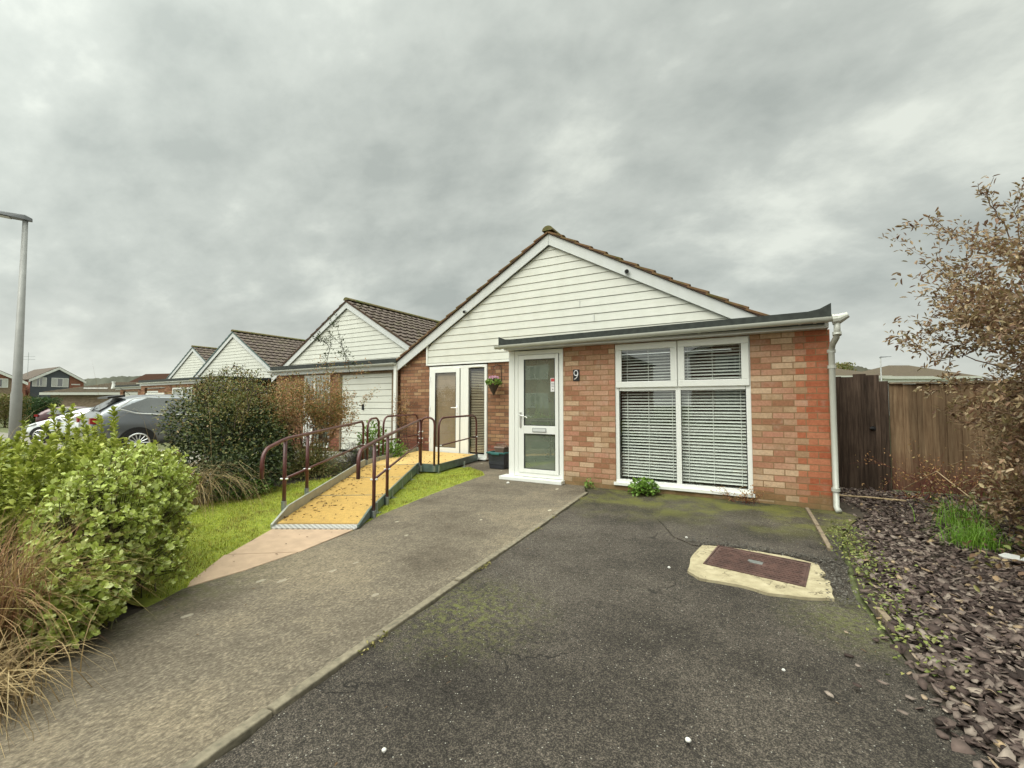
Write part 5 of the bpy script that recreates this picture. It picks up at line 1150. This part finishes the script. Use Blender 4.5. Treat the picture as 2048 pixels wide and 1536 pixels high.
# grass tufts
def tuft(label, c, n, H, lean, mat='blade_fresh', rad=.06, W=(.004,.008)):
    P = np.zeros((n, 3)); P[:, :2] = np.array(c) + rng.normal(0, rad, (n, 2)); return tag(blades('grass_tuft', P, rng.uniform(*H, n), rng.uniform(*W, n), rng.uniform(.1, lean, n), M[mat], None, 5, .5), label, 'grass tuft')
tuft('bright green grass tuft in the slate chippings below the autumn shrub', (1.52,5.25), 300, (.12,.30), 1.35, rad=.09)
tuft('taller thin green grass tuft just behind the bright one', (1.62,5.95), 110, (.2,.42), .9, rad=.09)
# edge weeds between asphalt and slate
t = thing('edge_weeds', 'strip of small yellow green weeds between the edging board and the slate chippings', 'weeds', (.68,4.7,0)); n = 1500
P = np.stack([rng.normal(.62,.085,n), rng.uniform(2.4,5.7,n), rng.uniform(.0,.035,n)], 1); w = np.exp(-((P[:,1]-4.6)/.75)**2) + .55*np.exp(-((P[:,1]-3.2)/.45)**2); P = P[rng.random(n) < w]
leaves('foliage', P, rng.normal(0,1,P.shape)*np.array([1,1,.4]), np.array([0,0,1]) + rng.normal(0,.3,P.shape), rng.uniform(.015,.035,len(P)), rng.uniform(.010,.02,len(P)), leaf_mat('yellow weed leaf', [(.10,.13,.03),(.19,.22,.05),(.28,.27,.09)]), t)
t = thing('kerb_weeds', 'sparse yellowish weeds growing along the concrete edging strip', 'weeds', (-1.65,1.4,0)); n = 700; yy = rng.uniform(.6,5.4,n); k = (np.sin(yy*5.1)+np.sin(yy*11.7+1) > .9); yy = yy[k]; xx = np.interp(yy, [.2,1.07,1.66,3.15,5.74], [-1.56,-1.665,-1.73,-1.86,-2.09]) + rng.normal(0,.012,len(yy)); P = np.stack([xx, yy, rng.uniform(0,.012,len(yy))], 1)
leaves('foliage', P, rng.normal(0,1,P.shape)*np.array([1,1,.5]), np.array([0,0,1]) + rng.normal(0,.4,P.shape), rng.uniform(.01,.024,len(P)), rng.uniform(.006,.012,len(P)), leaf_mat('yellowing weed', [(.13,.13,.03),(.24,.21,.06),(.38,.31,.14)]), t)

# ---- lawn blades
lawn = [(-3.25,1.35),(-3.33,1.53),(-3.76,1.98),(-4.14,2.55),(-4.18,2.62),(-6.0,5.3),(-6.2,5.1),(-6.25,4.2),(-6.2,3.4),(-5.95,2.8),(-5.4,1.6),(-3.6,1.2)]
P = scatter(lawn, 52000); 
P2 = scatter([(-3.42,2.93),(-3.66,3.49),(-3.90,4.57),(-4.07,5.6),(-4.16,6.29),(-4.4,6.62),(-4.95,6.97),(-4.93,6.1),(-5.25,5.95),(-3.62,3.25)], 24000); P = np.concatenate([P, P2])
cl = .5 + .5*np.sin(P[:,0]*7+np.sin(P[:,1]*5)*2)*np.sin(P[:,1]*6+1.3); n = len(P); P3 = np.concatenate([P, np.zeros((n,1))-.005], 1)
o = blades('lawn_grass', P3, rng.uniform(.015,.05,n)*(.6+.6*cl), rng.uniform(.003,.0055,n), rng.uniform(.2,1.3,n), M['blade'], None, 2, .5); tag(o, 'short bright lime green lawn grass on both sides of the ramp', 'grass', kind='stuff')
# ---- slate chips
def chips(P, s, mat, name, z0=.0, tilt=.36):
    n = len(P); k = 6; an = np.sort(rng.uniform(0, 2*math.pi/k*.75, (n, k)) + np.arange(k)*2*math.pi/k, 1); rad = s[:, None]*rng.uniform(.65, 1.1, (n, k)); el = rng.uniform(.5, 1, (n, 1)); x = np.cos(an)*rad; y = np.sin(an)*rad*el; a = rng.uniform(0, 6.28, (n, 1)); X = x*np.cos(a)-y*np.sin(a); Y = x*np.sin(a)+y*np.cos(a)
    tx, ty = rng.normal(0, tilt, (n, 1)), rng.normal(0, tilt, (n, 1)); Z = X*tx + Y*ty; th = (s*rng.uniform(.10,.28,n))[:, None]; zb = rng.uniform(0, .025, (n, 1)) + z0
    top = np.stack([P[:, 0:1]+X, P[:, 1:2]+Y, zb+Z+th], 2); bot = np.stack([P[:, 0:1]+X*.95, P[:, 1:2]+Y*.95, zb+Z], 2); V = np.concatenate([top, bot], 1).reshape(-1, 3); b = (np.arange(n)*12)[:, None]
    F4 = [b + np.array([[0,1,2,3]]), b + np.array([[0,3,4,5]])] + [b + np.array([[i, 6+i, 6+(i+1)%6, (i+1)%6]]) for i in range(6)]; return npmesh(name, V, np.concatenate(F4, 0), mat)
P = np.concatenate([np.stack([rng.uniform(.5,2.6,19000), rng.uniform(1.2,4.6,19000)],1), np.stack([rng.uniform(.62,3.6,15000), rng.uniform(4.6,7.9,15000)],1)])
lim = np.interp(P[:,1], [0,1.9,2.3,2.8,3.6,4.6,5.6,6.2,7.9], [1.1,.69,.61,.60,.60,.70,.80,.98,.68]); dist = P[:,0]-lim; P = P[(dist > 0) | (rng.random(len(P)) < np.exp(dist/.05)*.5)]
tag(chips(P, rng.uniform(.008,.031,len(P))*rng.choice([.8,1,1.25],len(P)), M['slate'], 'slate_chippings', -.012), 'plum coloured slate chippings covering the bed at the right', 'slate chippings', kind='stuff')
n = 26; P = np.stack([rng.uniform(.2,.75,n), rng.uniform(1.5,3.2,n)],1); tag(chips(P, rng.uniform(.012,.03,n), M['slate'], 'stray_chippings', -.006, .05), 'stray slate chippings lying on the asphalt beside the bed', 'slate chippings', kind='stuff')
P = np.concatenate([np.stack([rng.uniform(-.62,.42,500), rng.normal(4.18,.035,500)],1), np.stack([rng.normal(.40,.05,260), rng.uniform(3.3,4.1,260)],1)]); tag(chips(P, rng.uniform(.004,.011,len(P)), plain('loose grit', (.10,.09,.075), .95, var=.6, scale=60), 'loose_grit', .004, .3), 'loose grit round the cement of the manhole', 'grit', kind='stuff')
# ---- leaf litter, pale bits
P = [];
for i in range(260):
    t_ = random.uniform(.05,1); u_ = min(1, max(0, random.gauss(.12,.18) if random.random() < .6 else random.random())); p = Vector(Lp(t_)).lerp(Vector(Rp(t_)), u_*.96+.02); P.append((p.x, p.y, p.z+.012))
for i in range(70): P.append((random.uniform(-6.5,-5.2), random.uniform(6,7.5), LH+.008))
P = np.array(P); D = rng.normal(0,1,P.shape)*np.array([1,1,.15]); tag(leaves('leaf_litter', P, D, np.array([0,0,1])+rng.normal(0,.2,P.shape), rng.uniform(.02,.055,len(P)), rng.uniform(.008,.016,len(P)), M['litter'], None), 'small dead brown leaves scattered over the yellow ramp deck', 'leaf litter', kind='stuff')
n = 150; P = np.stack([rng.uniform(-4.2,.5,n), rng.uniform(1,6,n), np.full(n,.012)],1); tag(leaves('path_litter', P, rng.normal(0,1,P.shape)*np.array([1,1,.1]), np.array([0,0,1])+rng.normal(0,.1,P.shape), rng.uniform(.008,.03,n), rng.uniform(.003,.008,n), M['litter'], None), 'scattered dead leaf scraps on the path and the drive', 'leaf litter', kind='stuff')
def stone(px, py, s, lab):
    d = 1.2/((py-808)/883*1.0); p = at(px, py, 1); dirv = p - Vector((0,0,CZ)); q = Vector((0,0,CZ)) + dirv*(-(CZ-.01)/dirv.z); m = MB(); n = 7; v = []
    for (zz, rr) in ((-.3,.8),(.15,1),(.6,.55)): v += [(q.x+math.cos(k/n*6.28)*s*rr*random.uniform(.8,1.1), q.y+math.sin(k/n*6.28)*s*rr*random.uniform(.6,1), q.z+zz*s) for k in range(n)]
    m.add(v, [(a*n+k, a*n+(k+1)%n, (a+1)*n+(k+1)%n, (a+1)*n+k) for a in range(2) for k in range(n)] + [tuple(range(2*n,3*n)), tuple(range(n))[::-1]]); tag(part('pebble', m, M['pebble'], smooth=True), lab, 'pebble', 'pale pebbles on the ground')
stone(1376,1480,.012,'white pebble on the asphalt nearest the bottom edge, right of centre'); stone(768,1500,.010,'white pebble on the asphalt near the kerb at the bottom'); stone(1016,966,.030,'white pebble below the front door sill'); stone(1373,1075,.014,'white pebble on the asphalt just behind the manhole surround'); stone(1338,1135,.012,'white pebble on the asphalt left of the manhole surround')
stone(1567,1340,.009,'small white pebble on the asphalt between manhole and bottom edge')
m = MB(); p = at(1735,993,7.4); m.tube([(.75,7.05,.03),(1.1,7.0,.045),(1.45,7.05,.03)], .010, 6); tag(part('fallen_stick', m, M['stick']), 'pale peeled stick lying on the slate in front of the board gate', 'stick')
m = MB(); m.tube([(1.15,2.95,.05),(1.3,2.98,.06),(1.5,3.1,.05)], .005, 6); tag(part('fallen_stick', m, M['stick']), 'thin pale stalk on the slate chippings at the right edge', 'stick')
m = MB(); m.tube([(1.55,7.6,.1),(1.75,7.1,.4),(1.95,6.5,.12)], .006, 6); tag(part('fallen_stick', m, M['stick']), 'long pale stalk leaning against the red bramble', 'stick')
lt = MB(); v = [(1.52,4.72,.05),(1.62,4.70,.055),(1.66,4.78,.06),(1.55,4.80,.07),(1.50,4.76,.06)]; lt.prism(v, (0,0,.006)); tag(part('litter_scrap', lt, M['curtain']), 'crumpled pale plastic scrap at the edge of the slate under the shrub', 'litter')

# ---- far hedge, tree lumps
def hedge(name, label, px, d, wpx, ytop, mat, cat='hedge', n=5000, grp=None, depth=1.2, L=.14):
    p = at(px, 808, d); k = d/883; w = wpx*k/2; zt = 1.2+(808-ytop)*k; t = thing(name, label, cat, (p.x, p.y, 0), grp, YAW); zb = tz(p.x)-.1
    u = rng.uniform(-1,1,(n,3)); u[:, 2] = rng.uniform(0,1,n); P = np.stack([u[:,0]*w, u[:,1]*depth, zb + (zt-zb)*u[:,2]**.7 + rng.normal(0,.07,n)], 1)
    V, F = leaf_arrays(P, rng.normal(0,1,P.shape), rng.normal(0,1,P.shape), rng.uniform(L*.6,L,n), rng.uniform(L*.4,L*.7,n)); npmesh('foliage', V, F, mat, t, world=False)
    m = MB(); m.tube([(0,0,zb),(0,0,zt*.8)], .06, 6); part('trunk', m, M['twig_dark'], t, world=False); return t
M['leaf_hedge'] = leaf_mat('far hedge leaf', [(.02,.05,.012),(.045,.09,.02),(.07,.12,.03)])
hedge('hedge', 'clipped green hedge in front of the blue clad house', 70, 36, 56, 796, M['leaf_hedge'], n=7000)
hedge('hedge', 'olive brown hedge beside the lamp column at the left edge', 12, 32, 34, 790, M['leaf_mid'], n=3500)
hedge('tree', 'small far tree rising just left of the hipped roofs', 1683, 75, 40, 726, M['leaf_mid'], 'tree', 2600, None, 1.5, .35)

# ------------------------------------------------------------------ cars
def paint(name, c, metal=.0):
    t = NT(name); t.set(t.ramp(t.noise(3, 3), [(.3, tuple(v*.93 for v in c)), (.7, c)]), .28, metal); t.b.inputs['Coat Weight'].default_value = .7; t.b.inputs['Coat Roughness'].default_value = .06; return t.m
def car(name, label, x, y, z, rz, st, pm, windows, wheels, screen, rear, half=.9, extra=None, front_light=True):
    """st: stations (x, z_bottom, z_belt, z_top, w_belt, w_top), rear to front"""
    t = thing(name, label, 'car', (x, y, z), None, rz); rings = []
    for (sx, zb, zm, zt_, wb, wt) in st:
        half_ = [(0, zb), (wb*.8, zb), (wb*.98, zb+.14), (wb*1.0, (zb+zm)*.52), (wb*.975, zm), (wt*1.0+ (wb*.975-wt)*.10, zm+(zt_-zm)*.90), (wt*.82, zt_), (0, zt_+.025)]
        rings.append([(sx, yy, zz) for yy, zz in half_] + [(sx, -yy, zz) for yy, zz in half_[-2:0:-1]])
    n = len(rings[0]); v = [p for r in rings for p in r]; f = [(i*n+k, i*n+(k+1)%n, (i+1)*n+(k+1)%n, (i+1)*n+k) for i in range(len(rings)-1) for k in range(n)] + [tuple(range(n))[::-1], tuple((len(rings)-1)*n+k for k in range(n))]
    b = mk('body', v, f, pm, t, smooth=True, world=False, sub=1)
    def belt(sx, u):     # point on the flank at height fraction u between belt and roof
        for a, c in zip(st, st[1:]):
            if a[0] <= sx <= c[0]:
                q = (sx-a[0])/(c[0]-a[0]); zm = a[2]+(c[2]-a[2])*q; zt_ = a[3]+(c[3]-a[3])*q; wb = a[4]+(c[4]-a[4])*q; wt = a[5]+(c[5]-a[5])*q; w0 = wb*.975; w1 = wt + (w0-wt)*.10; return (w0+(w1-w0)*u/.9+.004, zm+(zt_-zm)*u)
    for sgn in (1, -1):
        for pts in windows:
            m = MB(); pp = [(sx, sgn*belt(sx, u)[0], belt(sx, u)[1]) for sx, u in pts]; m.poly(pp if sgn < 0 else pp[::-1]); lp('side_window', m, M['glass_car'], t)
        for wx, wr in wheels:
            m = MB(); m.disc((wx, sgn*(half-.16), wr), (0, sgn, 0), wr*1.17, .165, 28); lp('wheel_arch', m, M['black'], t)
            m = MB(); m.disc((wx, sgn*(half-.14), wr), (0, sgn, 0), wr, .16, 28); w = lp('wheel', m, M['black'], t)
            m = MB(); yy = sgn*(half+.024); m.tube([(wx+math.cos(k/24*6.283)*wr*.68, yy, wr+math.sin(k/24*6.283)*wr*.68) for k in range(25)], .02, 6)
            for k in range(14):
                a = k/14*6.283; m.tube([(wx, yy, wr), (wx+math.cos(a)*wr*.68, yy, wr+math.sin(a)*wr*.68)], .012, 4)
            m.disc((wx, yy-sgn*.01, wr), (0, sgn, 0), .05, .02, 12); lp('rim', m, M['bolt'], w)
        if front_light:
            xf = st[-1][0]; m = MB(); m.add([(xf-.12, sgn*.78, .66),(xf-.55, sgn*.90, .78),(xf-.62, sgn*.84, .86),(xf-.20, sgn*.66, .74)], [(0,1,2,3) if sgn < 0 else (3,2,1,0)]); lp('headlight', m, M['lamp_lens'], t)
        xr = st[0][0]; m = MB(); m.box(xr+.0, xr+.16, sgn*(half-.20), sgn*(half-.03), .84, .98); lp('tail_light', m, M['tail'], t)
        sx = screen[0][0]; m = MB(); w0 = belt(min(sx, st[-1][0]), 0)[0]; m.tube([(sx-.35, sgn*(w0-.02), 1.0), (sx-.33, sgn*(w0+.16), 1.03)], [.05,.09], 8); lp('mirror', m, pm, t)
    for nm, (p0, p1) in (('windscreen', screen), ('rear_window', rear)):
        m = MB(); (xa, za, wa), (xb, zb_, wb_) = p0, p1; m.poly([(xa, -wa, za), (xa, wa, za), (xb, wb_, zb_), (xb, -wb_, zb_)]); lp(nm, m, M['glass_car'], t)
    if extra: extra(t)
    return t
M['tail'] = plain('red lamp lens', (.30,.02,.02), .2)
hatch = [(-2.05,.42,.72,.80,.70,.60),(-1.98,.26,.90,1.02,.84,.70),(-1.6,.24,.95,1.36,.89,.66),(-1.1,.22,.96,1.46,.91,.66),(-.1,.22,.94,1.49,.91,.67),(.35,.22,.92,1.42,.91,.66),(1.15,.22,.90,.99,.90,.74),(1.6,.24,.82,.88,.88,.70),(1.95,.26,.70,.76,.80,.60),(2.10,.34,.60,.64,.62,.46)]
p = at(186, 808, 20.0)
# white hatchback, nose towards the photo's left
hw = [[(-1.5,.1),(-.5,.06),(-.5,.85),(-1.25,.82)], [(-.44,.06),(.45,.06),(.2,.84),(-.44,.85)], [(.5,.06),(.95,.1),(.42,.66)]]
wc = car('parked_car', 'white hatchback with multi spoke wheels parked nose left beyond the shrubs', p.x, p.y, -.45, math.pi + YAW + R(14), hatch, paint('white car paint', (.74,.77,.78)), hw, [(-1.25,.32),(1.32,.32)], ((1.10,1.01,.70),(.42,1.435,.60)), ((-1.62,1.385,.58),(-1.97,1.04,.66)))
p = at(165, 808, 30)
car('parked_car', 'dark maroon hatchback behind the white car, roof and rear only in view', p.x, p.y, -.45, math.pi + YAW + R(-150), hatch, paint('maroon paint', (.07,.02,.025), .2), hw, [(-1.25,.32),(1.32,.32)], ((1.10,1.01,.70),(.42,1.435,.60)), ((-1.62,1.385,.58),(-1.97,1.04,.66)))
est = [(-2.30,.45,.72,.80,.74,.66),(-2.25,.30,.92,.98,.88,.74),(-2.10,.26,.99,1.16,.92,.74),(-1.62,.24,1.01,1.52,.93,.68),(-1.1,.24,1.00,1.57,.93,.69),(.0,.24,.98,1.58,.93,.69),(.6,.24,.96,1.50,.93,.68),(1.40,.24,.94,1.04,.92,.78),(1.9,.26,.84,.90,.88,.70),(2.25,.30,.70,.76,.78,.56),(2.38,.38,.60,.64,.6,.44)]
ew = [[(-1.75,.50),(-1.05,.07),(-.2,.05),(-.2,.84),(-1.2,.86)], [(-.14,.05),(.85,.05),(.42,.84),(-.14,.84)]]
p = at(384, 808, 12.9)
def est_extra(t):
    m = MB(); m.prism([(-1.95,-.58,1.50),(-1.62,-.62,1.555),(-1.62,.62,1.555),(-1.95,.58,1.50)], (0,0,-.05)); lp('spoiler', m, M['black'], t)
    for sgn in (1, -1):
        pts = [(-1.78, sgn*.915, 1.20), (-1.45, sgn*.915, 1.09), (-1.0, sgn*.93, 1.05), (.0, sgn*.93, 1.03), (.9, sgn*.93, 1.0)]; m = MB(); m.tube(pts, .014, 6); lp('chrome_strip', m, M['bolt'], t)
        m = MB(); m.tube([(-1.8, sgn*.90, 1.22), (-1.5, sgn*.79, 1.45), (-1.0, sgn*.76, 1.53), (.2, sgn*.76, 1.54), (.75, sgn*.80, 1.40)], .014, 6); lp('chrome_strip', m, M['bolt'], t)
    m = MB(); m.tube([(-1.4,0,1.56),(-1.62,0,1.75)], .006, 5); lp('aerial', m, M['black'], t)
    m = MB(); m.tube([(-2.14,.0,1.14),(-2.02,.30,1.27)], .010, 5); lp('rear_wiper', m, M['black'], t)
gc = car('parked_car', 'dark grey estate car with rear spoiler, half hidden by the dark shrub', p.x, p.y, -.12, R(82), est, paint('dark grey paint', (.16,.17,.18), .6), ew, [(-1.4,.34),(1.45,.34)], ((1.36,1.06,.72),(.66,1.46,.62)), ((-1.66,1.48,.60),(-2.12,1.16,.68)), .92, est_extra)

# ------------------------------------------------------------------ sky and light
w = bpy.data.worlds.new('World'); scene.world = w; w.use_nodes = True; nt = w.node_tree; N = nt.nodes; Lk = nt.links; bg = N['Background']
SUN_EL, SUN_AZ = R(48), R(195)     # bright part of the overcast is high behind the camera
sky = N.new('ShaderNodeTexSky'); sky.sky_type = 'NISHITA'; sky.sun_disc = False; sky.sun_elevation = SUN_EL; sky.sun_rotation = SUN_AZ
tc = N.new('ShaderNodeTexCoord'); sp = N.new('ShaderNodeSeparateXYZ'); Lk.new(tc.outputs['Generated'], sp.inputs[0])
def mth(op, a, b=0.0):
    x = N.new('ShaderNodeMath'); x.operation = op
    for i, v in ((0, a), (1, b)):
        if isinstance(v, bpy.types.NodeSocket): Lk.new(v, x.inputs[i])
        else: x.inputs[i].default_value = v
    return x.outputs[0]
zc = mth('ADD', mth('MAXIMUM', sp.outputs[2], 0.0), .46); u_ = mth('DIVIDE', sp.outputs[0], zc); v_ = mth('DIVIDE', sp.outputs[1], zc)
cb = N.new('ShaderNodeCombineXYZ'); Lk.new(u_, cb.inputs[0]); Lk.new(v_, cb.inputs[1])
mp = N.new('ShaderNodeMapping'); mp.inputs['Rotation'].default_value = (0, 0, R(-35)); mp.inputs['Scale'].default_value = (1.15, 1.55, 1); mp.inputs['Location'].default_value = (3.1, 1.7, 0); Lk.new(cb.outputs[0], mp.inputs[0])
def nz(scale, det, rough, dist=0, off=0.0):
    x = N.new('ShaderNodeTexNoise'); x.inputs['Scale'].default_value = scale; x.inputs['Detail'].default_value = det; x.inputs['Roughness'].default_value = rough; x.inputs['Distortion'].default_value = dist
    m2 = N.new('ShaderNodeMapping'); m2.inputs['Location'].default_value = (off, off*.7, 0); Lk.new(mp.outputs[0], m2.inputs[0]); Lk.new(m2.outputs[0], x.inputs['Vector']); return x.outputs['Fac']
f = mth('ADD', mth('ADD', mth('MULTIPLY', nz(.8, 4, .5, 0), .46), mth('MULTIPLY', nz(2.1, 6, .55, .15, 4.0), .40)), mth('MULTIPLY', nz(6.5, 6, .6, .1, 9.0), .16))
rp_ = N.new('ShaderNodeValToRGB'); e = rp_.color_ramp.elements; e[0].position = .43; e[1].position = .60
e[0].color = (.325,.352,.325,1); e[1].color = (.60,.628,.565,1); x = e.new(.52); x.color = (.43,.458,.42,1); Lk.new(f, rp_.inputs[0])
# brighter towards the hidden sun (behind the camera) and a pale band at the horizon
dirn = Vector((math.sin(SUN_AZ)*math.cos(SUN_EL), math.cos(SUN_AZ)*math.cos(SUN_EL), math.sin(SUN_EL)))
dt = N.new('ShaderNodeVectorMath'); dt.operation = 'DOT_PRODUCT'; Lk.new(tc.outputs['Generated'], dt.inputs[0]); dt.inputs[1].default_value = dirn
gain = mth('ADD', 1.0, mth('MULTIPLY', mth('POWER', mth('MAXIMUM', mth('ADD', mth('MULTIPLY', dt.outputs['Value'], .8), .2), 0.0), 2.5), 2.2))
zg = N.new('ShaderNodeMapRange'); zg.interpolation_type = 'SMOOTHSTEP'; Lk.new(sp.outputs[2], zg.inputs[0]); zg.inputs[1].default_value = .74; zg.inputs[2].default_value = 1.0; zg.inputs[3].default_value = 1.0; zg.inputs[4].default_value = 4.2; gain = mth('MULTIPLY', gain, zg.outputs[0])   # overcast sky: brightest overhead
hz = N.new('ShaderNodeMapRange'); Lk.new(sp.outputs[2], hz.inputs[0]); hz.inputs[1].default_value = 0.0; hz.inputs[2].default_value = .22; hz.inputs[3].default_value = .55; hz.inputs[4].default_value = 0.0
mxh = N.new('ShaderNodeMix'); mxh.data_type = 'RGBA'; Lk.new(hz.outputs[0], mxh.inputs[0]); Lk.new(rp_.outputs[0], mxh.inputs[6]); mxh.inputs[7].default_value = (.56,.57,.52,1)
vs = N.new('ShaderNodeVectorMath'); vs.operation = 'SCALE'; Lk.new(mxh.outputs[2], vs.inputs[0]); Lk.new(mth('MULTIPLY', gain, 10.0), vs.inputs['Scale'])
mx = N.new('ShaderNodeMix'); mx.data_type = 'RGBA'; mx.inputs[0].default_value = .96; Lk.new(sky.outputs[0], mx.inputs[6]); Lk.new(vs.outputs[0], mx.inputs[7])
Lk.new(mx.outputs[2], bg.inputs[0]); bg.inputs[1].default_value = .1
sd = bpy.data.lights.new('sun', 'SUN'); sd.energy = 1.3; sd.angle = R(35); sd.color = (1, .97, .90); so = link(bpy.data.objects.new('sun', sd)); so.rotation_euler = (-dirn).to_track_quat('-Z', 'Y').to_euler(); so.location = (0, -5, 12)
scene.view_settings.view_transform = 'Standard'; scene.view_settings.look = 'None'; scene.view_settings.exposure = 0.43; scene.view_settings.gamma = 1
scene.render.engine = 'CYCLES'; scene.cycles.max_bounces = 8; scene.cycles.transparent_max_bounces = 16
